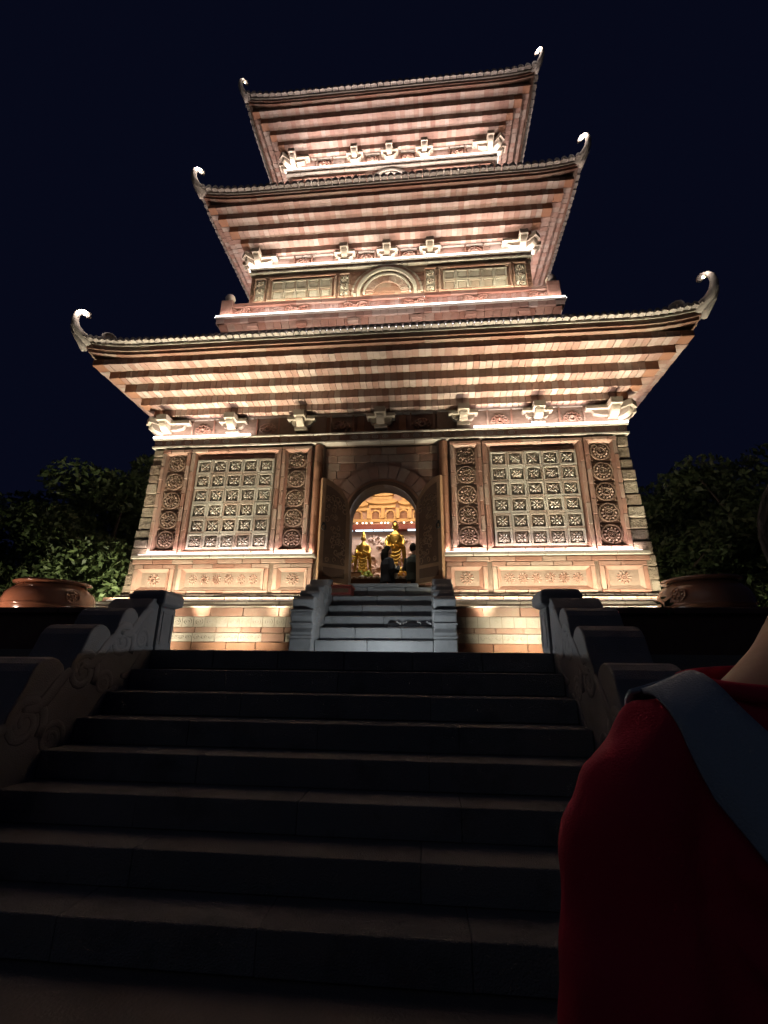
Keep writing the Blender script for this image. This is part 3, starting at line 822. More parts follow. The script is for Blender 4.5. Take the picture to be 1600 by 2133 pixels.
# --- tier 1 cornice, frieze, corbels, eave
C1 = cornice(4.085, 4.72, 4.6, .215, .205)
FZ1 = MB().box(-4.58, 4.58, CY-4.58, CY-4.3, 4.30, 4.79).box(-4.58, -4.3, CY-4.3, CY+4.58, 4.30, 4.79).box(4.3, 4.58, CY-4.3, CY+4.58, 4.30, 4.79).build('bracket_frieze', 'brick', PG)
XB1 = [-3.07, -1.62, .01, 1.65, 3.09]
brackets(FZ1, 4.58, 4.60, .42, .15, XB1, 4.50)
for x in (-3.75, -2.35, -.80, .84, 2.37, 3.76): inst('medallion', ME_MED, FZ1, (x, CY-4.585, 4.525), 0, (.50, 1.3, .42))
for x in (-4.1, -3.4, -2.7, -2.0, -1.15, -.42, .44, 1.2, 2.03, 2.72, 3.43, 4.1): inst('frieze_block', bmesh_box(.16, .03, .42, 'orange'), FZ1, (x, CY-4.585, 4.53))
brick_run('frieze_block', FZ1, -4.64, 4.64, CY-4.66, .12, 4.735, 4.785, .75, 'pale')
LV1 = [(4.80, 4.786), (5.00, 4.94), (5.234, 5.12), (5.456, 5.309), (5.687, 5.474)]
R1 = corbels(PG, LV1, 4.58, 5.60, .122)
eave(R1, 5.687, 5.602, 5.84, 5.80, .131, 4.2, 7.35, 1.08, False)

# --- tier 2: parapet on the roof, wall, brackets, roof
P2 = MB().box(-3.98, 3.98, CY-3.98, CY+3.98, 7.0, 7.84).box(-3.86, 3.86, CY-3.86, CY+3.86, 7.84, 7.99).build('parapet', 'mortar', PG)
def ring_course(par, nm, h, dep, z0, z1, bw, mt, flare=0.0):
    """brick course round front and sides; front ones separate"""
    n = round(2*h/bw); ww = 2*h/n; acc = MB()
    for q in (0, 1, 3):
        for i in range(n):
            j = rnd(-.005, .005); pts = []
            for x in (-h+i*ww+.004, -h+(i+1)*ww-.004):
                for d, zz in ((h+j, z0), (h+flare+j, z1), (h-dep, z1), (h-dep, z0)): pts.append(Q(q, x*(1 if zz == z0 else (h+flare)/h), d, zz))
            f = [(0,1,2,3),(7,6,5,4),(0,4,5,1),(1,5,6,2),(2,6,7,3),(3,7,4,0)]
            if q == 0: MB().add(pts, f).build(nm, mt, par)
            else: acc.add(pts, f)
    o = acc.build('side_bricks', mt, par); o['kind'] = 'stuff'
ring_course(P2, 'parapet_brick', 4.00, .06, 7.42, 7.70, .19, 'brick', .07)
ring_course(P2, 'parapet_brick', 4.12, .20, 7.702, 7.83, .20, 'soffit')
ring_course(P2, 'parapet_brick', 4.15, .25, 7.832, 7.87, .6, 'pale')
for x in (-3.2, -2.0, -.75, .75, 2.0, 3.2): inst('drain_block', bmesh_box(.26, .12, .10, 'brick'), P2, (x, CY-4.07, 7.60))
PW = MB().box(-3.97, 3.97, CY-3.97, CY-3.80, 7.99, 8.24)
for s in (-1, 1): PW.box(min(s*3.97, s*3.8), max(s*3.97, s*3.8), CY-3.80, CY+3.97, 7.99, 8.24)
RAIL = PW.build('parapet_rail', 'mortar', PG)
ring_course(RAIL, 'rail_brick', 4.00, .05, 7.90, 8.22, .115, 'soffit')
ring_course(RAIL, 'rail_cap', 4.06, .28, 8.222, 8.32, .62, 'brick')
def scroll_orn():
    b = MB()
    for s in (-1, 1):
        pts = []
        for i in range(20):
            u = i/19; a = PI+u*2.6*PI; r = .11*(1-.75*u); pts.append((s*(.17+r*math.cos(a)), -.02, .01+r*.75*math.sin(a)))
        b.tube(pts, .018, n=5)
        b.tube([(s*.02, -.02, -.02), (s*.10, -.02, .07), (s*.2, -.02, .10), (s*.32, -.02, .07), (s*.36, -.02, -.05)], [.02, .022, .022, .02, .012], n=5)
    b.bump(0, 0, .06, .07, .04, 0, 8); b.box(-.40, .40, -.004, .02, -.115, .115)
    return b.mesh('scroll_ornament', 'brick')
ME_SO = scroll_orn()
for x in (-3.62, -2.15, -.73, .72, 2.14, 3.66): inst('scroll_ornament', ME_SO, RAIL, (x, CY-4.01, 8.10), 0, (.85, 1, .9))
for sx in (-1, 1):
    for sy in (-1, 1):
        p = MB(); c = (sx*3.93, CY+sy*3.93)
        p.box(c[0]-.15, c[0]+.15, c[1]-.15, c[1]+.15, 7.9, 8.44)
        po = p.build('corner_post', 'brick', RAIL, bevel=.015)
        MB().lathe([(.05, 0), (.09, .02), (.06, .05), (.11, .10), (.125, .16), (.10, .23), (.04, .27), (.005, .28)], (c[0], c[1], 8.44), 14).build('post_ball', 'horn', po, smooth=True)

def upper_wall(h, z0, z1, yo, xpil, xpan, zp0, zp1, archc, ar, azs, coff=(5, 2), fl=3):
    Y = CY-h
    b = MB().box(-h, h, Y+.02, CY+h, z0, z1); Wm = b.build('wall', 'brick', PG)
    zz = z0+.02
    acc = MB()
    while zz < z1-.1:      # brick courses on the face (small, between the carvings)
        x = -h
        while x < h:
            L = rnd(.22, .42); L = min(L, h-x)
            if L > .03: acc.box(x+.003, x+L-.003, Y+rnd(-.004, .004), Y+.05, zz, zz+.135)
            x += L
        zz += .142
    o = acc.build('face_bricks', 'brick', Wm); o['kind'] = 'stuff'
    for s in (-1, 1):
        for (a, c) in xpil:
            xa, xb = min(s*a, s*c), max(s*a, s*c)
            frame('frame_brick', Wm, xa, xb, zp0-.02, zp1+.14, .035, Y-.05, .05, .4)
            n = fl
            for i in range(n): inst('flower_tile', ME_DAI2, Wm, ((xa+xb)/2, Y-.012, zp0+(i+.5)*(zp1+.1-zp0)/n), 0, (xb-xa-.08, .45, (zp1+.1-zp0)/n-.01))
        a, c = xpan; xa, xb = min(s*a, s*c), max(s*a, s*c)
        frame('frame_brick', Wm, xa-.12, xb+.12, zp0-.02, zp1+.14, .06, Y-.06, .07, .45)
        moulding(Wm, xa-.06, xb+.06, zp0-.0, zp1+.075, .06, Y-.04, .05, 'brick')
        nx, nz = coff
        for i in range(nx):
            for j in range(nz):
                inst('coffer_tile', ME_COF2, Wm, (xa+(i+.5)*(xb-xa)/nx, Y-.01, zp0+(j+.5)*(zp1-zp0)/nz), 0, ((xb-xa)/nx-.01, .30, (zp1-zp0)/nz-.008))
    # blind arch
    A = MB().ring(0, azs, ar*.80, ar*.90, .085, 30, Y, 0, PI, .03).build('blind_arch', 'pale', Wm)
    MB().ring(0, azs, ar*.91, ar, .06, 30, Y, 0, PI, .03).build('arch_moulding', 'soffit', Wm)
    MB().ring(0, azs, ar*.66, ar*.72, .06, 26, Y, 0, PI, .03).build('arch_moulding', 'pale', Wm)
    nv = 17
    for i in range(nv): MB().ring(0, azs, ar*.42, ar*.64, .015+rnd(0, .02), 2, Y, PI*i/nv+.01, PI*(i+1)/nv-.01, .03).build('voussoir', 'soffit', Wm)
    for i in range(nv): MB().ring(0, azs, ar*1.0, ar*1.07, .02+rnd(0, .015), 2, Y, PI*i/nv+.01, PI*(i+1)/nv-.01, .03).build('voussoir', 'pale', Wm)
    for s in (-1, 1):
        for r0, r1, d in ((.80, .90, .085), (.91, 1.0, .06)):
            xa, xb = min(s*r0*ar, s*r1*ar), max(s*r0*ar, s*r1*ar); MB().box(xa, xb, Y-d, Y+.03, z0, azs-.003).build('arch_jamb', 'pale', Wm)
    return Wm
upper_wall(3.60, 7.99, 9.66, 0, ((3.16, 3.49), (.95, 1.25)), (1.42, 3.0), 8.74, 9.36, 0, .85, 8.80)
C2 = cornice(9.66, 3.63, 3.5, .17, .21)
FZ2 = MB().box(-3.52, 3.52, CY-3.52, CY+3.52, 9.83, 10.28).build('bracket_frieze', 'brick', PG)
brackets(FZ2, 3.52, 10.10, .42, .14, [-1.11, 0, 1.11], 3.44)
for x in (-2.25, -.56, .56, 2.25): inst('medallion', ME_MED, FZ2, (x, CY-3.525, 10.04), 0, (.50, 1.2, .38))
for x in (-2.9, -1.7, 1.7, 2.9): inst('frieze_block', bmesh_box(.5, .03, .34, 'soffit'), FZ2, (x, CY-3.53, 10.04))
brick_run('frieze_block', FZ2, -3.57, 3.57, CY-3.59, .12, 10.215, 10.265, .75, 'pale')
LV2 = [(3.68, 10.27), (3.891, 10.439), (4.128, 10.605), (4.353, 10.784), (4.555, 10.95)]
R2 = corbels(PG, LV2, 3.52, 11.06, .135)
eave(R2, 4.555, 11.062, 4.71, 11.22, .172, 3.6, 12.4, 1.1, True)

# --- tier 3
P3 = MB().box(-3.45, 3.45, CY-3.45, CY+3.45, 11.6, 12.35).build('parapet', 'mortar', PG)
ring_course(P3, 'parapet_brick', 3.5, .06, 12.0, 12.3, .3, 'brick', .05)
RAIL3 = MB().box(-3.45, 3.45, CY-3.45, CY-3.30, 12.35, 12.75).build('parapet_rail', 'mortar', PG)
ring_course(RAIL3, 'rail_brick', 3.48, .05, 12.31, 12.66, .25, 'soffit')
ring_course(RAIL3, 'rail_cap', 3.54, .28, 12.662, 12.76, .62, 'brick')
for sx in (-1, 1):
    c = (sx*3.40, CY-3.40); po = MB().box(c[0]-.14, c[0]+.14, c[1]-.14, c[1]+.14, 12.3, 12.9).build('corner_post', 'brick', RAIL3, bevel=.015)
    MB().lathe([(.05, 0), (.09, .02), (.06, .05), (.11, .10), (.125, .16), (.10, .23), (.04, .27), (.005, .28)], (c[0], c[1], 12.9), 14).build('post_ball', 'horn', po, smooth=True)
upper_wall(3.08, 12.3, 13.92, 0, ((2.62, 2.95), (.72, .98)), (1.15, 2.48), 13.0, 13.6, 0, .62, 13.26)
C3 = cornice(13.92, 3.13, 3.0, .16, .21)
FZ3 = MB().box(-3.02, 3.02, CY-3.02, CY+3.02, 14.08, 14.65).build('bracket_frieze', 'brick', PG)
brackets(FZ3, 3.02, 14.48, .42, .135, [-1.06, -.01, 1.03], 2.95)
for x in (-2.0, -.53, .53, 2.0): inst('medallion', ME_MED, FZ3, (x, CY-3.025, 14.38), 0, (.50, 1.2, .38))
for x in (-2.5, -1.6, 1.6, 2.5): inst('frieze_block', bmesh_box(.42, .03, .34, 'soffit'), FZ3, (x, CY-3.03, 14.38))
brick_run('frieze_block', FZ3, -3.07, 3.07, CY-3.09, .12, 14.585, 14.635, .75, 'pale')
LV3 = [(3.20, 14.64), (3.402, 14.818), (3.597, 14.99), (3.822, 15.175), (4.025, 15.362)]
R3 = corbels(PG, LV3, 3.02, 15.47, .135)
eave(R3, 4.025, 15.472, 4.19, 15.64, .188, .6, 18.0, 1.0, False)
MB().lathe([(.6, 0), (.62, .15), (.35, .3), (.42, .5), (.2, .8), (.25, 1.0), (.08, 1.5), (.02, 2.0)], (0, CY, 17.95), 16).build('spire', 'horn', PG, smooth=True)

# ------------------------------------------------------------------ lamps fixed to the tower
def strip(par, p0, p1, direc, power, col, mt='led', r=.012, w_=.03, lamp_off=(0, 0, .02)):
    b = MB(); p0, p1 = Vector(p0), Vector(p1)
    b.tube([p0, p1], r, n=6)
    s_ = b.build('light_strip', mt, par)
    o = Vector(lamp_off)
    area('strip_lamp', p0+o, p1+o, direc, power, col, w_, s_)
    return s_
WARM, PINK, YEL = (1.0, .80, .66), (1.0, .84, .80), (1.0, .92, .70)
def face_strip(par, h, z, x0, x1, q, power, col, out=.5, mt='led', r=.012, up=1.0):
    p0, p1 = Q(q, x0, h, z), Q(q, x1, h, z); d = Vector(Q(q, 0, 1, 0))-Vector(Q(q, 0, 0, 0))
    return strip(par, p0, p1, d*out+Vector((0, 0, up)), power*abs(x1-x0), col, mt, r)
# ground storey: sill strips and cornice strips
for s in (-1, 1):
    a, b = sorted((s*1.22, s*4.60))
    face_strip(FRS[s], CY-W+.055, 1.812, a, b, 0, 6.5*P_SILL, PINK, -.35, 'ledpink', .008)
face_strip(C1, 4.765, 4.312, -4.74, -2.66, 0, 7.5*P_CORN, PINK, .12, 'led', .020)
face_strip(C1, 4.765, 4.312, 1.84, 4.74, 0, 7.5*P_CORN, PINK, .12, 'led', .020)
for q in (1, 3): face_strip(C1, 4.765, 4.312, -4.6, 4.6, q, 9*P_CORN, PINK, .12)
for a, b in ((-4.85, SX-1.25), (SX+1.25, 4.85)):
    face_strip(PL, CY-7.93, .918, a, b, 0, 22.0*P_FLOOD, YEL, -.02, 'leddim', .006)
# parapet of tier 2: strip on the ledge, hidden strips below it and behind the rail
for q in (0, 1, 3):
    face_strip(P2, 4.16, 7.885, -4.12, 4.12, q, 7*P_BALC, (1.0, .78, .74), -.05, 'led', .015)
    face_strip(P2, 4.44, 7.06, -3.95, 3.95, q, 6*P_BALC, PINK, -.35, 'led', .006)
    face_strip(C2, 3.675, 9.842, -3.64, 3.64, q, 10*P_BALC, PINK, .15, 'led', .018)
    face_strip(C3, 3.175, 14.092, -3.14, 3.14, q, 12*P_BALC, PINK, .15, 'led', .018)
    face_strip(P3, 3.75, 12.30, -3.6, 3.6, q, 4*P_BALC, PINK, -.25)
face_strip(RAIL, 3.90, 8.345, -3.5, 3.5, 0, 18.0*P_BALC, YEL, -.7)
face_strip(RAIL3, 3.38, 12.79, -3.0, 3.0, 0, 22*P_BALC, PINK, -.6)
# lamps on the corner horns
for (sx, p, tgt, H_, h) in lampdef:
    big = {(-1, 5.84): 3.2, (1, 5.84): .35, (-1, 4.71): 3.4, (1, 4.71): 4.0, (-1, 4.19): .35, (1, 4.19): 4.5}[(sx, round(h, 2))]
    MB().lathe([(.012, -.03), (.028, -.02), (.03, .02), (.02, .035)], tuple(p), 10).build('horn_lamp', 'bulb' if big > 1 else 'spot', H_)
    q = Vector((p.x-sx*.02, p.y-.13, p.z+.02))
    point('horn_lamp_light', q, 1.8*big*P_TIP, (1, .86, .78), .03, H_)

# recessed lights in the paving, hidden from below by the terrace edge
def ground_light(x, y, power, col, label, direc=None, spread=160, group='in-ground lights on the terrace'):
    t = thing('ground_light', label, 'light', (x, y, 0), group)
    MB().lathe([(.09, 0), (.09, .012), (.07, .014)], (x, y, 0), 18).build('rim', 'iron', t)
    MB().lathe([(.066, .002), (.066, .010), (.03, .0125)], (x, y, 0), 16).build('lens', 'floodlens', t)
    if direc is None: point('ground_lamp', (x, y, .045), power, col, .03, t)
    else: area('ground_lamp', (x-.06, y, .03), (x+.06, y, .03), direc, power, col, .08, t, spread)
for x, pw, nm in ((-5.6, 75, 'outermost warm wall washer at the left corner of the tower'), (-3.9, 80, 'warm wall washer facing the left coffered panel, outer one'), (-2.3, 65, 'warm wall washer facing the left coffered panel, inner one'),
                  (2.4, 55, 'warm wall washer facing the right coffered panel, inner one'), (3.9, 75, 'warm wall washer facing the right coffered panel, outer one'), (5.6, 80, 'outermost warm wall washer at the right corner of the tower')):
    ground_light(x, 6.2, .24*pw*P_FLOOD, YEL, nm, (0 if abs(x) < 5 else (-.5 if x > 0 else .5), 2.0, .40), 56)
for x, pw, nm in ((-4.5, 40, 'warm uplight close under the outer left pilaster'), (-3.0, 44, 'warm uplight close under the left coffered panel'), (-1.65, 30, 'warm uplight close under the inner left pilaster'),
                  (1.8, 30, 'warm uplight close under the inner right pilaster'), (3.1, 44, 'warm uplight close under the right coffered panel'), (4.5, 40, 'warm uplight close under the outer right pilaster')):
    ground_light(x, 7.60, .62*pw*P_FLOOD, YEL, nm, (0, .05, 1), 42)
ground_light(.35, 5.95, 42.0, (.90, .96, 1.0), 'cool light in the paving before the door steps')

# ------------------------------------------------------------------ door steps with small carved balustrades
ds = thing('door_steps', 'blue-grey stone steps rising to the arched doorway', 'steps', (SX, 7.5, 0))
ZS = [.20, .40, .60, .80, 1.0, 1.19]
for k, z in enumerate(ZS):
    y0 = 6.85+.29*k
    cuts = [-.86, rnd(-.1, .1), .86] if k % 2 == 0 else [-.86, rnd(-.35, -.25), rnd(.3, .4), .86]
    MB().box(SX-.85, SX+.85, y0+.02, y0+.34, 0, z-.03).build('step_core', 'stone', ds)
    for a, b in zip(cuts[:-1], cuts[1:]):
        inst('step_slab', bmesh_box(b-a-.008, .36 if k < 5 else .30, .19, 'stone', .012), ds, (SX+(a+b)/2, y0+.18-(0 if k < 5 else .03), z-.095))
MB().box(DX-.60, DX+.66, 8.30, YB+.30, 1.192, 1.262).build('threshold', 'stone', ds, bevel=.012)
def side_rail(s, lab):
    t = thing('step_balustrade', lab, 'balustrade', (SX+s*1.0, 7.4, 0), 'carved balustrades of the door steps')
    pr = [(6.66, 0), (6.66, .20), (6.70, .22), (6.68, .30), (6.74, .36), (6.70, .44), (6.64, .52), (6.66, .58), (6.76, .63), (6.72, .70), (6.69, .76), (6.74, .81), (6.86, .82), (6.98, .79), (7.06, .80),
          (7.06, .90), (7.10, .955), (7.22, .96), (7.31, .92), (7.34, .96), (7.35, 1.05), (7.40, 1.10), (7.52, 1.10), (7.60, 1.07), (7.62, 1.14), (7.66, 1.22), (7.76, 1.24), (7.86, 1.20), (7.92, 1.27), (8.02, 1.27), (8.02, 0)]
    xa, xb = sorted((SX+s*.86, SX+s*1.18))
    o = MB().prism(pr, xa, xb).build('carved_slab', 'stone', t, bevel=.014, seg=2)
    for (yc, zc, r) in ((7.0, .55, .15), (7.45, .85, .14), (7.75, 1.02, .11), (7.3, .4, .16)):
        pts = []
        for i in range(22):
            u = i/21; a = 2*PI*1.6*u; q = r*(1-.85*u); pts.append((SX+s*.86, yc+q*math.cos(a), zc+q*math.sin(a)))
        MB().tube(pts, .018, n=6).build('scroll', 'stone', o, smooth=True)
    for z in (.24, .42, .60): MB().box(xa-.012, xb+.012, 6.655, 6.80, z-.012, z+.012).build('band', 'stone', o, bevel=.005)
side_rail(-1, 'small carved balustrade on the left of the door steps'); side_rail(1, 'small carved balustrade on the right of the door steps')
rb = thing('red_chest', 'low dark red wooden box below the left door leaf', 'box', (-.62, 8.1, 1.19))
bx = MB().box(-.84, -.42, 7.86, 8.24, 1.0, 1.13).build('box_body', 'red', rb, bevel=.01)
MB().box(-.86, -.40, 7.84, 8.26, 1.132, 1.165).build('lid', 'red', rb, bevel=.008)
MB().box(-.80, -.46, 7.852, 7.858, 1.035, 1.10).build('front_panel', 'dwood', rb)

# shoes left on the steps
def shoe_meshes():
    sole = MB(); up = MB(); out = []
    L = [(-.135, .020, .030), (-.11, .034, .032), (-.05, .036, .033), (.02, .038, .032), (.08, .043, .030), (.12, .034, .029), (.138, .016, .03)]
    sole.loft([[(x, -w_, 0), (x, w_, 0), (x, w_, .026), (x, -w_, .026)] for x, w_, h in L])
    T = [(-.132, .020, .075), (-.10, .031, .095), (-.05, .033, .10), (.0, .034, .088), (.05, .037, .062), (.09, .037, .05), (.125, .024, .036)]
    rings = []
    for x, w_, h in T: rings.append([(x, w_*math.cos(a), .024+(h-.024)*math.sin(a)) for a in [PI*i/7 for i in range(8)]])
    up.loft(rings)
    st_ = MB()
    for k in range(3): st_.obox((.005+k*.025, 0, .094-k*.011), (.004, 0, -.002), (0, .036, 0), (0, 0, .012))
    return sole.mesh('sole', 'white', True), up.mesh('upper', 'black', True), st_.mesh('lace', 'white')
ME_SH = shoe_meshes()
for i, (x, y, rz, lab) in enumerate(((.40, 7.33, .25, 'black shoe with white sole, leftmost on the door steps'), (.56, 7.31, .05, 'black and white sneaker, second from the left on the door steps'),
                                  (.72, 7.32, -.15, 'black and white sneaker, third from the left on the door steps'), (.86, 7.34, .3, 'dark shoe, rightmost on the door steps'))):
    t = thing('shoe', lab, 'shoe', (x, y, .402), 'shoes on the door steps', local=True); t.rotation_euler = (0, 0, rz)
    if i in (1,): t.rotation_euler = (0, 0, rz+PI)
    for nm, me in zip(('sole', 'upper', 'lace'), ME_SH):
        o = bpy.data.objects.new(nm, me); COL.objects.link(o); o.parent = t

# ------------------------------------------------------------------ sanctum inside the doorway
YA = 12.0
IN = MB().box(-2.6, 2.4, YA, YA+.2, 1.24, 4.75).build('altar_wall', 'pinkrel', PG)
random.seed(5)
def relief_roof(x, z, wd, hh, mt='ochre'):
    b = MB(); n = 14; lo = []; hi = []
    for i in range(n+1):
        u = -1+2*i/n; c = .5*hh*abs(u)**3
        lo.append((x+u*wd/2*1.12, z+c)); hi.append((x+u*wd/2*.78, z+hh*.75+c*.6))
    b.prism(lo+hi[::-1], YA-.16, YA, 'y'); return b.build('relief_roof', mt, IN)
for (xc, wd, z0) in ((-.30, .78, 4.02), (.42, .52, 3.98), (-.95, .52, 3.95), (-1.6, .6, 4.0), (1.05, .6, 4.0)):
    relief_roof(xc, z0, wd, .13); relief_roof(xc, z0+.22, wd*.74, .12)
    MB().box(xc-wd*.36, xc+wd*.36, YA-.10, YA, z0+.13, z0+.22).build('relief_storey', 'ochre', IN)
    MB().box(xc-wd*.46, xc+wd*.46, YA-.08, YA, z0-.10, z0-.005).build('relief_beam', 'ochre', IN)
for xc in (-1.95, -1.32, -.66, -.28, .12, .45, .88, 1.3):
    MB().box(xc-.05, xc+.05, YA-.10, YA, 3.62, 3.915).build('relief_pilaster', 'ochre', IN)
for xc in (-.98, -.48, -.08, .28, .66):
    o = MB().ring(xc, 3.74, .10, .14, .07, 12, YA, 0, PI, .01).build('niche_arch', 'ochre', IN)
    MB().box(xc-.14, xc-.10, YA-.07, YA, 3.62, 3.737).build('niche_side', 'ochre', IN); MB().box(xc+.10, xc+.14, YA-.07, YA, 3.62, 3.737).build('niche_side', 'ochre', IN)
    MB().box(xc-.10, xc+.10, YA-.012, YA-.004, 3.62, 3.80).build('niche_back', 'orange', IN)
MB().box(-2.5, 2.3, YA-.06, YA, 3.53, 3.615).build('relief_band', 'ochre', IN)
cl = MB()
for k in range(70): cl.ell((rnd(-1.6, 1.2), YA-.02, 3.50+rnd(-.05, .05)), (rnd(.03, .07), .05, rnd(.02, .045)), 7, 5)
o = cl.build('cloud_relief', 'pinkrel', IN, smooth=True); o['kind'] = 'stuff'
BM = MB().box(-2.5, 2.3, YA-.22, YA, 3.27, 3.42).build('red_beam', 'red', PG, bevel=.01)
for x in (-.95, -.80, -.70, -.56, -.30, -.20, -.12, .06, .50, .3):
    MB().lathe([(.012, 0), (.022, .01), (.02, .03)], (x, YA-.24, 3.43), 8).build('small_spot', 'spot', BM)
for a, b in ((-1.45, -1.06), (-.98, -.52), (-.50, -.24), (-.22, .02), (.40, .75), (.78, 1.2)):
    strip(BM, (a, YA-.26, 3.235), (b, YA-.26, 3.235), (0, -.2, -1), 2.2*P_IN, (.8, .93, 1), 'ledcool', .022, .03, (0, 0, -.03))
cl = MB()
for k in range(130):
    x, z = rnd(-1.7, 1.3), rnd(1.6, 3.15); a = rnd(0, PI)
    n_ = 9; L = rnd(.12, .3)
    pts = [(x+L*(i/n_-.5)*math.cos(a)+.05*math.sin(i*1.1), YA-.03, z+L*(i/n_-.5)*math.sin(a)+.06*math.sin(i*.9+x)) for i in range(n_)]
    cl.tube(pts, [.012+.035*math.sin(PI*(i+.5)/n_) for i in range(n_)], n=6)
o = cl.build('wave_relief', 'pinkrel', IN, smooth=True); o['kind'] = 'stuff'
area('sanctum_light', (-.8, 9.35, 4.55), (.8, 9.35, 4.55), (0, .7, -1.1), 24*P_IN, (1, .88, .70), .3, IN)  # added front light to bring up the statues' faces; no fixture here
area('sanctum_light', (-1.2, 10.6, 4.60), (1.2, 10.6, 4.60), (0, .5, -1), 34*P_IN, (1, .82, .58), .5, IN)
area('sanctum_light', (-1.2, 11.2, 3.50), (1.2, 11.2, 3.50), (0, .8, 1), 7*P_IN, (1, .72, .40), .2, IN)

al = thing('altar', 'long altar table under the golden statues', 'altar', (-.2, 11.0, 1.24))
MB().box(-1.6, 1.2, 10.35, 11.6, 1.24, 1.70).build('altar_body', 'dwood', al)
MB().box(-1.65, 1.25, 10.30, 11.65, 1.702, 1.745).build('altar_top', 'wood', al, bevel=.01)
for i in range(22):
    x = -1.6+i*.13
    MB().ring(x+.065, 1.70, .04, .06, .012, 8, 10.295, 0, PI, .01).build('scallop', 'pale', al)

def remesh(b, name, mt, parent, vox=.02, it=6):
    o = b.build(name, mt, parent, smooth=True)
    r = o.modifiers.new('remesh', 'REMESH'); r.mode = 'VOXEL'; r.voxel_size = vox; r.use_smooth_shade = True
    s_ = o.modifiers.new('smooth', 'SMOOTH'); s_.iterations = it; s_.factor = .5
    return o
def statue(x, y, z, H, crown, label):
    t = thing('golden_statue', label, 'statue', (x, y, z), 'golden statues on the altar')
    k = H/1.5
    MB().lathe([(.20*k, 0), (.24*k, .03*k), (.17*k, .07*k), (.16*k, .10*k), (.23*k, .13*k), (.20*k, .16*k)], (x, y, z), 20).build('lotus_base', 'gold', t, smooth=True)
    b = MB()
    def P(a, c, d): return (x+a*k, y+c*k, z+d*k)
    n = 28; rings = []
    for (h, rx, ry) in ((.14, .19, .14), (.25, .18, .13), (.5, .155, .115), (.75, .165, .12), (.9, .17, .12), (1.02, .185, .115), (1.10, .17, .10), (1.16, .10, .075), (1.20, .05, .05)):
        ring_ = []
        for i in range(n):
            a = 2*PI*i/n; f = 1+(.05*math.sin(a*9+h*4) if h < .8 else 0); ring_.append(P(.84*rx*f*math.cos(a), .9*ry*f*math.sin(a), h))
        rings.append(ring_)
    b.loft(rings)
    b.tube([P(0, 0, 1.14), P(0, -.005, 1.24)], [.05*k, .045*k], n=10)
    b.ell(P(0, -.01, 1.315), (.068*k, .08*k, .10*k), 14, 10)
    b.bump(0, 0, 0, 0, 0) if False else None
    b.tube([P(0, -.085, 1.33), P(0, -.100, 1.30), P(0, -.085, 1.285)], [.010*k, .016*k, .012*k], n=6)
    for s in (-1, 1):
        b.tube([P(s*.07, 0, 1.34), P(s*.075, 0, 1.30), P(s*.07, 0, 1.24)], [.012*k, .014*k, .012*k], n=6)
        b.tube([P(s*.15, 0, 1.08), P(s*.205, -.02, .92), P(s*.18, -.12, .80), P(s*.05, -.19, .86 if s > 0 else .78)], [.055*k, .055*k, .045*k, .032*k], n=10)
        b.ell(P(s*.035, -.20, .87 if s > 0 else .79), (.035*k, .025*k, .045*k), 8, 6)
        # hanging sleeves that flare out
        b.tube([P(s*.19, -.06, .84), P(s*.21, -.05, .65), P(s*.22, -.03, .42), P(s*.27, -.02, .22)], [.05*k, .055*k, .045*k, .015*k], n=8)
    if crown:
        b.lathe([(.07*k, 0), (.075*k, .04*k), (.05*k, .09*k), (.02*k, .16*k), (.005, .22*k)], P(0, 0, 1.37), 10)
    S_ = remesh(b, 'figure', 'gold', t, .012, 3)
    for j in range(7):
        pts = [P(.135*math.cos(a)*(1-j*.05), -.112-.035*math.sin(a), .74-j*.085-.10*math.sin(a)) for a in [PI*i/10 for i in range(11)]]
        MB().tube(pts, .016*k, n=6).build('robe_fold', 'gold', S_, smooth=True)
    MB().ring(P(0, 0, 0)[0], z+1.0*k, .07*k, .09*k, .01, 14, y-.122*k).build('necklace', 'gold', S_)
    if not crown:
        h_ = MB(); h_.ell(P(0, .022, 1.355), (.074*k, .078*k, .080*k), 14, 10); h_.ell(P(0, .01, 1.43), (.04*k, .04*k, .035*k), 10, 6); h_.build('hair', 'iron', S_, smooth=True)
    return t
statue(.12, 11.0, 1.76, 1.55, False, 'taller golden standing statue with dark topknot on the altar')
statue(-.66, 11.0, 1.76, 1.22, True, 'shorter golden standing statue with pointed crown on the altar')
# offerings
for i, (x, y, z) in enumerate(((-.50, 10.50, 1.80), (-.40, 10.48, 1.80), (-.45, 10.50, 1.875))):
    o = MB().ell((x, y, z), (.055, .055, .052), 12, 8).build('green_fruit', 'fruit', None, smooth=True)
    tag(o, ('left lower green fruit of the little pile on the altar', 'right lower green fruit of the little pile on the altar', 'topmost green fruit of the little pile on the altar')[i], 'fruit', 'green fruits on the altar')
t = thing('offering_box', 'small wooden offering box beside the shorter golden statue', 'box', (-.78, 10.5, 1.745))
MB().box(-.92, -.64, 10.42, 10.58, 1.747, 1.86).build('box_body', 'wood', t, bevel=.008); MB().box(-.93, -.63, 10.41, 10.59, 1.862, 1.88).build('lid', 'dwood', t)
t = thing('flower_vase', 'blue and white vase of yellow flowers at the left of the altar', 'vase', (-.95, 10.6, 1.745))
MB().lathe([(.05, 0), (.07, .08), (.085, .2), (.05, .30), (.04, .34), (.055, .37)], (-.95, 10.6, 1.747), 16).build('vase_body', 'vase', t, smooth=True)
fl = MB(); 
for k in range(26): fl.ell((-.95+rnd(-.12, .14), 10.6+rnd(-.1, .1), 2.16+rnd(-.03, .14)), (.028, .028, .022), 6, 4)
fl.build('flowers', 'yellow', t)
lf = MB()
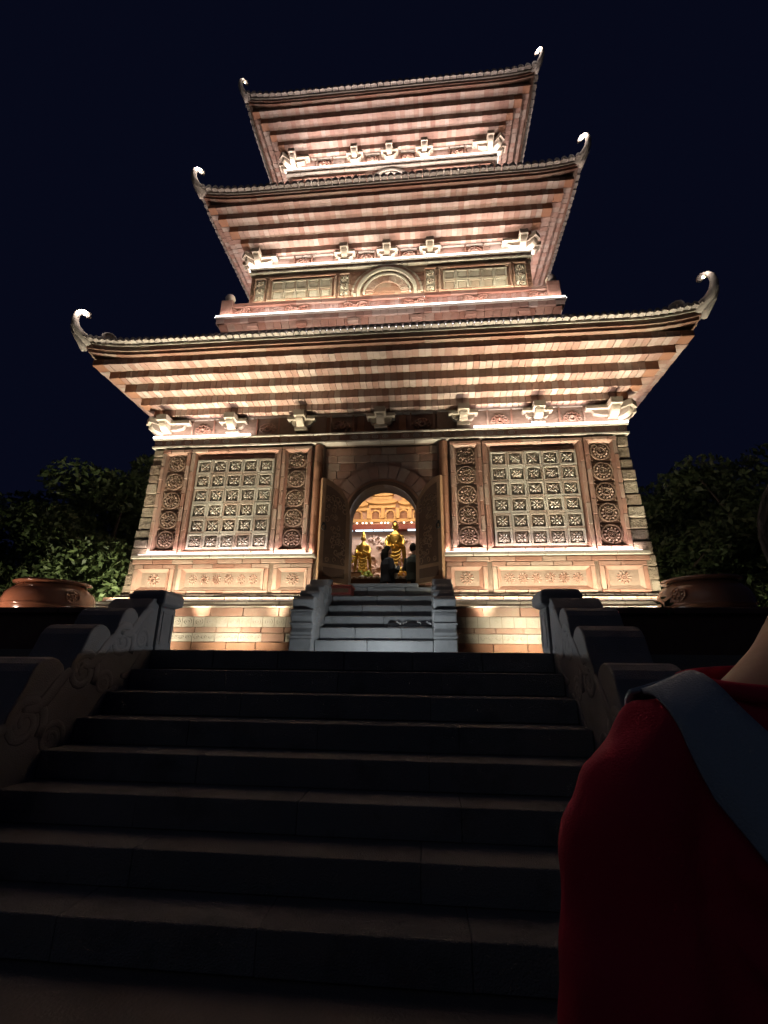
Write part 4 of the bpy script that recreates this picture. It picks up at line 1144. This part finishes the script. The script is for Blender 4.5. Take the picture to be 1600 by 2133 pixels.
for k in range(30):
    a = rnd(0, 6.28); lf.tube([(-.95, 10.6, 2.1), (-.95+.1*math.cos(a), 10.6+.1*math.sin(a), 2.16+rnd(0, .06))], [.004, .012], n=4)
lf.build('leaves', 'leaf', t)
t = thing('plant_bowl', 'bowl of green leaves before the shorter golden statue', 'plant', (-.62, 10.7, 1.745))
MB().lathe([(.06, 0), (.11, .05), (.12, .08)], (-.62, 10.7, 1.747), 14).build('bowl', 'vase', t, smooth=True)
lf = MB()
for k in range(70):
    a = rnd(0, 6.28); r = rnd(.03, .17); z = 1.84+rnd(0, .12); p = Vector((-.62+r*math.cos(a), 10.7+r*math.sin(a)*.6, z)); d = Vector((rnd(-1, 1), rnd(-1, 1), rnd(0, 1)))*.045
    u = Vector((rnd(-1, 1), rnd(-1, 1), rnd(-1, 1)))*.02; lf.add([p-d, p+u, p+d, p-u], [(0, 1, 2, 3)])
lf.build('leaves', 'fruit', t)
for i, x in enumerate((.28, .40)):
    t = thing('altar_lamp', ('gilt altar lamp nearer the tall statue', 'gilt altar lamp at the right end of the altar')[i], 'lamp', (x, 10.6, 1.745), 'gilt lamps on the altar')
    MB().lathe([(.05, 0), (.02, .03), (.018, .12), (.06, .14), (.06, .16)], (x, 10.6, 1.747), 12).build('stand', 'gold', t, smooth=True)
    MB().lathe([(.05, 0), (.055, .05), (.03, .10), (.005, .12)], (x, 10.6, 1.909), 12).build('shade', 'gold', t, smooth=True)

# ------------------------------------------------------------------ people
def kneeler(x, y, z, yaw, coat, label, praying):
    """kneeling upright, arms folded in front"""
    t = thing('person', label, 'person', (x, y, z), 'people inside the doorway')
    c, s_ = math.cos(yaw), math.sin(yaw)
    def P(a, f, u): return (x+a*c-f*s_, y+a*s_+f*c, z+u)      # a right, f forward, u up
    b = MB()
    b.ell(P(0, .015, 1.0), (.072, .085, .108), 14, 10)
    b.tube([P(0, 0, .84), P(0, .005, .93)], [.05, .045], n=10)
    b.tube([P(0, .09, .985), P(0, .108, .97), P(0, .09, .955)], [.008, .014, .010], n=6)
    for q in (-1, 1): b.tube([P(q*.072, .0, 1.02), P(q*.078, 0, .99), P(q*.072, 0, .965)], .012, n=6)
    b.tube([P(0, 0, .38), P(0, -.01, .5), P(0, 0, .68), P(0, 0, .80), P(0, 0, .86)], [.14, .12, .145, .12, .05], n=14, flat=1.15)
    for q in (-1, 1):
        b.tube([P(q*.16, 0, .78), P(q*.20, .02, .56), P(q*.10, .20, .58), P(q*.02, .27, .70)], [.05, .043, .036, .028], n=10)
        b.tube([P(q*.09, 0, .40), P(q*.10, .05, .08), P(q*.10, -.32, .06), P(q*.09, -.42, .05)], [.085, .065, .05, .035], n=10)
        # hand: palm, four fingers and thumb
        b.ell(P(q*.015, .275, .735), (.014, .03, .042), 8, 6)
        for k in range(4): b.tube([P(q*.012, .255+k*.014, .765), P(q*.010, .258+k*.013, .80), P(q*.007, .262+k*.011, .835-abs(k-1.4)*.008)], [.0075, .007, .005], n=6)
        b.tube([P(q*.018, .25, .735), P(q*.016, .225, .765), P(q*.010, .225, .785)], [.008, .0075, .006], n=6)
    B = remesh(b, 'body', 'skin', t, .010, 2)
    k_ = MB()
    k_.tube([P(0, 0, .30), P(0, -.005, .45), P(0, 0, .68), P(0, 0, .80), P(0, 0, .865)], [.17, .15, .165, .135, .06], n=16, flat=1.2)
    for q in (-1, 1):
        k_.tube([P(q*.14, 0, .80), P(q*.21, .0, .57), P(q*.12, .18, .56), P(q*.04, .24, .665)], [.068, .062, .052, .046], n=10)
    remesh(k_, 'jacket', coat, B, .012, 3)
    tr = MB()
    for q in (-1, 1): tr.tube([P(q*.09, 0, .42), P(q*.10, .07, .09), P(q*.10, -.30, .075), P(q*.09, -.36, .07)], [.10, .08, .065, .05], n=10)
    remesh(tr, 'trousers', 'black', B, .014, 3)
    h_ = MB(); h_.ell(P(0, -.012, 1.03), (.083, .093, .10), 14, 10)
    if praying:
        h_.tube([P(.0, -.06, 1.02), P(.02, -.085, .92), P(.03, -.09, .80), P(.03, -.10, .72)], [.08, .085, .075, .04], n=12)
        h_.tube([P(-.07, .02, 1.02), P(-.085, .02, .93), P(-.085, .0, .84)], [.03, .03, .018], n=8)
    o = remesh(h_, 'hair', 'hair', B, .012, 2)
    for q in (-1, 1):
        MB().ell(P(q*.028, .092, 1.008), (.010, .006, .006), 8, 5).build('eye', 'black', B)
    MB().tube([P(-.02, .098, .935), P(0, .103, .933), P(.02, .098, .935)], [.003, .005, .003], n=6).build('mouth', 'red', B)
    if praying:
        sc_ = MB(); sc_.tube([P(.04, .155, .72), P(.05, .18, .60), P(.05, .18, .47), P(.05, .17, .40)], [.02, .035, .04, .03], n=8); remesh(sc_, 'white_scarf', 'white', B, .010, 2)
    return t
kneeler(.03, 9.95, DT, math.radians(-62), 'navy', 'woman with long dark hair and dark jacket praying inside the doorway', True)
kneeler(.60, 9.75, DT, math.radians(-20), 'olive', 'person in a dark green coat half hidden behind the right door leaf', False)

def bystander():
    X0, Y0, G = 1.275, .53, ZG
    t = thing('person', 'person in a red T-shirt with a grey-blue shoulder strap, seen from behind', 'person', (X0, Y0, G))
    def P(a, f, z): return (X0+a, Y0+f, z)
    b = MB()
    HA, HF = .118, .065          # the head leans to the right and forward
    b.ell(P(HA, HF, .0), (.073, .092, .115), 18, 12)
    b.tube([P(HA, HF+.085, -.015), P(HA, HF+.102, -.035), P(HA, HF+.085, -.05)], [.008, .014, .010], n=6)
    for q in (-1, 1): b.tube([P(HA+q*.072, HF-.01, .02), P(HA+q*.082, HF-.02, -.005), P(HA+q*.074, HF-.02, -.035)], .013, n=6)
    n = 24
    b.loft([[P(a+rx*math.cos(2*PI*i/n), f+ry*math.sin(2*PI*i/n), z) for i in range(n)] for z, rx, ry, a, f in ((-.70, .13, .09, 0, 0), (-.5, .13, .09, 0, 0), (-.30, .14, .085, 0, -.005), (-.22, .140, .075, 0, -.008), (-.175, .130, .068, 0, -.006),
        (-.152, .114, .066, .002, -.004), (-.130, .093, .062, .012, 0), (-.108, .075, .058, .022, .008), (-.08, .063, .056, .037, .018), (-.04, .056, .056, .068, .035), (.0, .052, .054, .10, .05))])
    for q in (-1, 1):
        b.tube([P(q*.17, 0, -.225), P(q*.205, .0, -.34), P(q*.21, .02, -.50), P(q*.21, .09, -.66), P(q*.19, .14, -.73)], [.045, .044, .040, .034, .027], n=12)
        b.ell(P(q*.187, .155, -.78), (.016, .04, .05), 10, 6)
        for k in range(4): b.tube([P(q*.187, .13+k*.018, -.81), P(q*.183, .135+k*.018, -.85), P(q*.173, .135+k*.016, -.885+abs(k-1.4)*.008)], [.0085, .008, .006], n=6)
        b.tube([P(q*.18, .185, -.77), P(q*.17, .205, -.80), P(q*.165, .205, -.83)], [.010, .009, .007], n=6)
        b.tube([P(q*.085, 0, -.66), P(q*.09, .01, -.95), P(q*.09, .0, -1.12), P(q*.09, -.02, -1.48), P(q*.09, .0, G+.05), P(q*.09, .10, G+.03)], [.085, .065, .05, .036, .036, .028], n=12)
    B = remesh(b, 'body', 'skin', t, .011, 4)
    # T-shirt: torso, loose sleeves and the folds that hang from the shoulder
    s_ = MB(); n = 40; rings = []
    for (z, rx, ry, fy) in ((-.74, .185, .135, 0), (-.60, .180, .128, 0), (-.45, .178, .125, -.005), (-.34, .185, .126, -.012), (-.27, .19, .120, -.016), (-.215, .188, .106, -.012), (-.185, .165, .094, -.008), (-.163, .142, .086, -.005), (-.148, .130, .082, -.004)):
        rings.append([P(rx*math.cos(2*PI*i/n)*(1+.012*math.sin(9*2*PI*i/n+z*20)), fy+ry*math.sin(2*PI*i/n)*(1+.02*math.sin(7*2*PI*i/n+z*11)), z-.020*max(0, -math.sin(2*PI*i/n))*(1 if z > -.17 else .3)) for i in range(n)])
    s_.loft(rings)
    for q in (-1, 1):
        s_.tube([P(q*.10, -.008, -.198), P(q*.160, -.008, -.214), P(q*.196, -.006, -.250), P(q*.213, -.004, -.31), P(q*.222, .0, -.40), P(q*.228, .006, -.52), P(q*.230, .01, -.60)], [.056, .060, .062, .062, .062, .063, .060], n=16)
        for k in range(6):
            a = (3.3+k*.36) if q < 0 else (-.16-k*.36)
            pts = [P(q*(.190+.040*u)+(.053+.005*u)*math.cos(a), -.002+(.055+.005*u)*math.sin(a)+.008*math.sin(u*3+k), -.285-.29*u) for u in [i/9 for i in range(10)]]
            s_.tube(pts, [.003+.012*math.sin(PI*(i+.5)/10) for i in range(10)], n=6)
        s_.tube([P(q*.05, -.115, -.33), P(q*.12, -.112, -.30), P(q*.165, -.085, -.27)], [.006, .014, .008], n=6)
        s_.tube([P(q*.06, -.12, -.43), P(q*.13, -.112, -.37), P(q*.17, -.075, -.32)], [.006, .013, .008], n=6)
    S_ = remesh(s_, 'shirt', 'redshirt', B, .0075, 9)
    tx = bpy.data.textures.new('wrinkles', 'CLOUDS'); tx.noise_scale = .085; tx.noise_depth = 1
    dm = S_.modifiers.new('wrinkle', 'DISPLACE'); dm.texture = tx; dm.strength = .026; dm.mid_level = .5
    pts = [P(.134*math.cos(a), -.004+.086*math.sin(a), -.140-.020*max(0, -math.sin(a))-.004*math.cos(2*a)) for a in [2*PI*i/40 for i in range(41)]]
    MB().tube(pts, .0085, n=8).build('collar', 'redshirt', S_, smooth=True)
    # trousers, shoes
    tr = MB(); tr.tube([P(0, 0, -.64), P(0, 0, -.80)], [.15, .14], n=16, flat=1.15, side=(1, 0, 0))
    for q in (-1, 1): tr.tube([P(q*.085, 0, -.76), P(q*.092, .01, -.98), P(q*.094, 0, -1.2), P(q*.094, -.01, G+.07)], [.10, .085, .072, .062], n=12)
    remesh(tr, 'trousers', 'black', B, .014, 3)
    for q in (-1, 1):
        sh = MB(); 
        sh.loft([[P(q*.094+a*w_, y_, G+zz) for a, zz in ((-1, .002), (1, .002), (1, h*.7), (.5, h), (-.5, h), (-1, h*.7))] for y_, w_, h in ((-.07, .028, .07), (-.03, .04, .08), (.05, .043, .07), (.12, .047, .05), (.17, .038, .04), (.195, .02, .03))])
        sh.build('shoe', 'white', B, smooth=True)
    h_ = MB(); h_.ell(P(HA, HF-.02, .028), (.098, .106, .114), 18, 12)
    h_.tube([P(HA, HF-.06, .02), P(HA-.022, HF-.050, -.03), P(HA-.055, HF-.045, -.075)], [.080, .076, .052], n=14)
    remesh(h_, 'hair', 'hair', B, .009, 3)
    # wide bag strap: over the left shoulder, across the back to the right hip, up the chest again
    path = [(-.166, -.004, -.15, (0, 0, 1)), (-.160, -.060, -.175, (0, -.6, .8)), (-.148, -.118, -.23, (0, -.95, .3)), (-.128, -.140, -.29, (0, -1, .1)), (-.09, -.146, -.40, (0, -1, 0)), (-.03, -.146, -.53, (0, -1, 0)), (.06, -.146, -.66, (.2, -1, 0)), (.16, -.115, -.74, (.8, -.6, 0)), (.205, -.03, -.79, (1, 0, 0)),
            (.17, .10, -.72, (.7, .7, 0)), (.08, .142, -.57, (.1, 1, 0)), (-.03, .142, -.42, (0, 1, 0)), (-.12, .12, -.28, (0, .95, .3)), (-.155, .06, -.19, (0, .6, .8)), (-.166, -.004, -.15, (0, 0, 1))]
    fine = []
    for i in range(len(path)-1):
        for k in range(5):
            u = k/5; fine.append((Vector(P(*path[i][:3])).lerp(Vector(P(*path[i+1][:3])), u), Vector(path[i][3]).lerp(Vector(path[i+1][3]), u).normalized()))
    fine.append((Vector(P(*path[-1][:3])), Vector(path[-1][3]).normalized()))
    rings = []
    for i, (p, nr) in enumerate(fine):
        tg = (fine[min(i+1, len(fine)-1)][0]-fine[max(i-1, 0)][0]).normalized(); sd = tg.cross(nr).normalized()
        rings.append([p+sd*(.036*k)+nr*.03 for k in (-1, -.5, 0, .5, 1)])
    bag = thing('shoulder_bag', 'grey-blue shoulder bag worn across the back of the person in red', 'bag', (X0+.25, Y0, -.85))
    so = MB().loft(rings, cap=False, closed=False).build('strap', 'strap', bag, smooth=True)
    sw = so.modifiers.new('wrap', 'SHRINKWRAP'); sw.target = S_; sw.wrap_method = 'NEAREST_SURFACEPOINT'; sw.wrap_mode = 'ABOVE_SURFACE'; sw.offset = .007
    sm = so.modifiers.new('smooth', 'SMOOTH'); sm.iterations = 4
    sd_ = so.modifiers.new('solid', 'SOLIDIFY'); sd_.thickness = .005; sd_.offset = 1
    bb = MB(); bb.box(X0+.20, X0+.30, Y0-.15, Y0+.15, -.98, -.72); bb.build('pouch', 'strap', bag, bevel=.03, seg=3)
    MB().box(X0+.195, X0+.305, Y0-.152, Y0+.152, -.80, -.715).build('flap', 'black', bag, bevel=.03, seg=3)
    tb = thing('black_tote', 'black bag hanging in front of the left arm of the person in red', 'bag', (X0-.17, Y0+.19, -.78))
    bo = MB(); bo.loft([[(X0-.238+.01*k, Y0+.13+.01*k, z), (X0-.10, Y0+.13+.01*k, z), (X0-.10, Y0+.26-.01*k, z), (X0-.238+.01*k, Y0+.26-.01*k, z)] for k, z in ((0, -.78), (-1, -.70), (0, -.50), (2, -.40))])
    bo.build('bag_body', 'black', tb, bevel=.025, seg=3)
    MB().tube([(X0-.205, Y0+.19, -.41), (X0-.195, Y0+.17, -.33), (X0-.17, Y0+.15, -.30), (X0-.14, Y0+.16, -.34), (X0-.13, Y0+.19, -.41)], .009, n=6).build('handle', 'black', tb, smooth=True)
    return t
bystander()

ground_light(-9.5, 12.5, 270, (1, .93, .66), 'added light that brightens the trees on the left', (-.75, 1.2, .7), 130, 'added lights that brighten the trees')  # made-up lamp: lifts the left leaves beyond what the tower's spill gives
ground_light(11.5, 13.5, 50, (1, .93, .66), 'added light that brightens the trees on the right', (.6, 1.2, .7), 120, 'added lights that brighten the trees')  # weaker added lamp of the same sort for the right-hand trees

# ------------------------------------------------------------------ glazed jars on the terrace
def jar(x, y, label, r=.60):
    t = thing('glazed_jar', label, 'jar', (x, y, 0), 'big glazed jars on the terrace')
    pr = [(.30, 0), (.36, .02), (.44, .18), (.53, .40), (.59, .60), (.60, .72), (.57, .82), (.50, .90), (.44, .935), (.43, .955)]
    k = r/.60
    J = MB().lathe([(a*k, z) for a, z in pr]+[(.40*k, .94), (.38*k, .80)], (x, y, 0), 40).build('jar_body', 'jar', t, smooth=True)
    MB().lathe([(.43*k, .955), (.50*k, .965), (.515*k, .985), (.49*k, 1.005), (.43*k, 1.0), (.41*k, .96)], (x, y, 0), 40).build('rim', 'jar', J, smooth=True)
    MB().lathe([(.592*k, .62), (.606*k, .635), (.607*k, .65), (.60*k, .665)], (x, y, 0), 40, False).build('band', 'jar', J, smooth=True)
    d = (CAMP-Vector((x, y, 0))); d.z = 0; d.normalize(); a0 = math.atan2(d.y, d.x)+(.45 if x < 0 else -.5)
    e = MB().ring(0, 0, .085, .10, .012, 20).ring(0, 0, .02, .035, .012, 10)
    for i in range(8): e.bump(.058*math.cos(i*PI/4), .058*math.sin(i*PI/4), .022, .012, .012, i*PI/4)
    R_ = Matrix.Translation((x+.595*k*math.cos(a0), y+.595*k*math.sin(a0), .765)) @ Matrix.Rotation(a0+PI/2, 4, 'Z') @ Matrix.Rotation(-.25, 4, 'X')
    eb = MB(); eb.add([R_ @ Vector(v) for v in e.v], e.f); eb.build('emblem', 'jar', J)
t = thing('wall_lamp', 'small lamp on the back of the low wall below the left jar', 'lamp', (-5.3, YL+.43, .36))
MB().box(-5.40, -5.20, YL+.405, YL+.44, .32, .40).build('lamp_body', 'iron', t, bevel=.006)
MB().box(-5.38, -5.22, YL+.442, YL+.452, .335, .385).build('lens', 'leddim', t)
area('wall_lamp_light', (-5.38, YL+.46, .38), (-5.22, YL+.46, .38), (.3, 1, .45), 15, (1, .68, .52), .05, t)
jar(-4.80, 6.62, 'big brown glazed jar on the terrace left of the pagoda')
jar(4.55, 6.62, 'big dark glazed jar on the terrace right of the pagoda', .56)

# ------------------------------------------------------------------ trees and a sprig
def tree(x, y, z0, H, R, seed, label, n=9000, leaf=.16, nm='tree', grp='trees behind the terrace'):
    rs = random.Random(seed)
    t = thing(nm, label, nm, (x, y, z0), grp)
    tr = MB(); top = H*.62
    tr.tube([(x+rs.uniform(-.15, .15)*k, y+rs.uniform(-.15, .15)*k, z0+top*k/5) for k in range(6)], [.26*(1-.13*k) for k in range(6)], n=9)
    clumps = []
    for k in range(80):
        a = rs.uniform(0, 2*PI); e = rs.uniform(.06, 1.0); rr = R*rs.uniform(.25, 1.0)*math.sqrt(max(0.05, 1-(e-.5)**2*1.7))
        c = Vector((x+rr*math.cos(a), y+rr*math.sin(a), z0+H*e-.3)); clumps.append((c, rs.uniform(.5, 1.0)*R*.36))
        if k < 12:
            s0 = Vector((x, y, z0+top*rs.uniform(.4, .95))); tr.tube([s0, s0.lerp(c, .5)+Vector((0, 0, .2)), c], [.09, .06, .02], n=6)
    tr.build('trunk', 'bark', t, smooth=True)
    cr = MB(); vs = []; fs = []
    for i in range(n):
        c, r = clumps[rs.randrange(len(clumps))]
        while True:
            v = Vector((rs.uniform(-1, 1), rs.uniform(-1, 1), rs.uniform(-1, 1)))
            if v.length < 1: break
        v = v.normalized()*v.length**.5
        p = c+Vector((v.x*r, v.y*r, v.z*r*.62)); 
        d = Vector((rs.uniform(-1, 1), rs.uniform(-1, 1), rs.uniform(-1.1, .4))).normalized(); u = d.cross(Vector((rs.uniform(-1, 1), rs.uniform(-1, 1), rs.uniform(-1, 1)))).normalized()
        L = leaf*rs.uniform(.6, 1.3); o = len(vs); vs += [p-d*L*.5, p+u*L*.22, p+d*L*.5, p-u*L*.22]; fs.append((o, o+1, o+2, o+3))
    cr.add(vs, fs); cr.build('crown', 'leaf', t)
tree(-13.4, 19.0, 0, 8.3, 4.0, 1, 'broad leafy tree nearest the left wall of the pagoda', 30000, .28)
tree(-19.0, 20.0, 0, 7.8, 4.2, 2, 'dark leafy tree at the far left edge', 24000, .30)
tree(-12.0, 24.0, 0, 9.4, 4.0, 3, 'leafy tree standing furthest back on the left', 24000, .30)
tree(13.6, 18.0, 0, 7.6, 4.2, 4, 'dark leafy tree close to the right wall of the pagoda', 30000, .28)
tree(19.8, 19.5, 0, 7.4, 4.1, 5, 'dark leafy tree at the right edge behind the jar', 22000, .30)
tree(13.0, 25.0, 0, 8.6, 4.4, 6, 'leafy tree standing furthest back on the right', 20000, .30)
for i, (x, y, H, R) in enumerate(((-7.8, 16.8, 4.0, 2.3), (-10.6, 16.2, 4.0, 2.6), (-14.6, 16.4, 3.5, 2.6), (-18.6, 17.0, 3.6, 2.6), (8.6, 16.5, 4.2, 2.3), (11.6, 16.2, 4.2, 2.6), (15.4, 17.0, 3.7, 2.6), (19.2, 17.4, 3.7, 2.6))):
    tree(x, y, 0, H, R, 20+i, ('bushy shrub right against the left side of the pagoda', 'bushy shrub second from the pagoda on the left', 'bushy shrub third from the pagoda on the left', 'bushy shrub at the far left of the shrub row',
        'bushy shrub right against the right side of the pagoda', 'bushy shrub second from the pagoda on the right', 'bushy shrub third from the pagoda on the right', 'bushy shrub at the far right of the shrub row')[i], 13000, .24, 'shrub', 'shrubs behind the terrace')
t = thing('leafy_sprig', 'small leafy sprig rising over the dark wall by the right jar', 'plant', (3.35, 5.2, .3))
MB().tube([(3.42, 5.25, .40), (3.38, 5.2, .48), (3.33, 5.15, .53), (3.28, 5.12, .55)], [.006, .005, .004, .003], n=5).build('stem', 'bark', t)
rs = random.Random(4)
for k in range(11):
    p = Vector((3.42, 5.25, .40)).lerp(Vector((3.28, 5.12, .56)), rs.uniform(.3, 1)); d = Vector((rs.uniform(-1, 1), rs.uniform(-.6, .2), rs.uniform(-1, .5))).normalized(); u = d.cross(Vector((.2, -1, .3))).normalized()
    L = rs.uniform(.07, .12)
    MB().add([p, p+d*L*.4+u*L*.2+Vector((0, -.006, 0)), p+d*L, p+d*L*.4-u*L*.2], [(0, 1, 2), (0, 2, 3)]).build('leaf', 'leaf', t)

for o in bpy.data.objects:
    if '_root' in o: del o['_root']
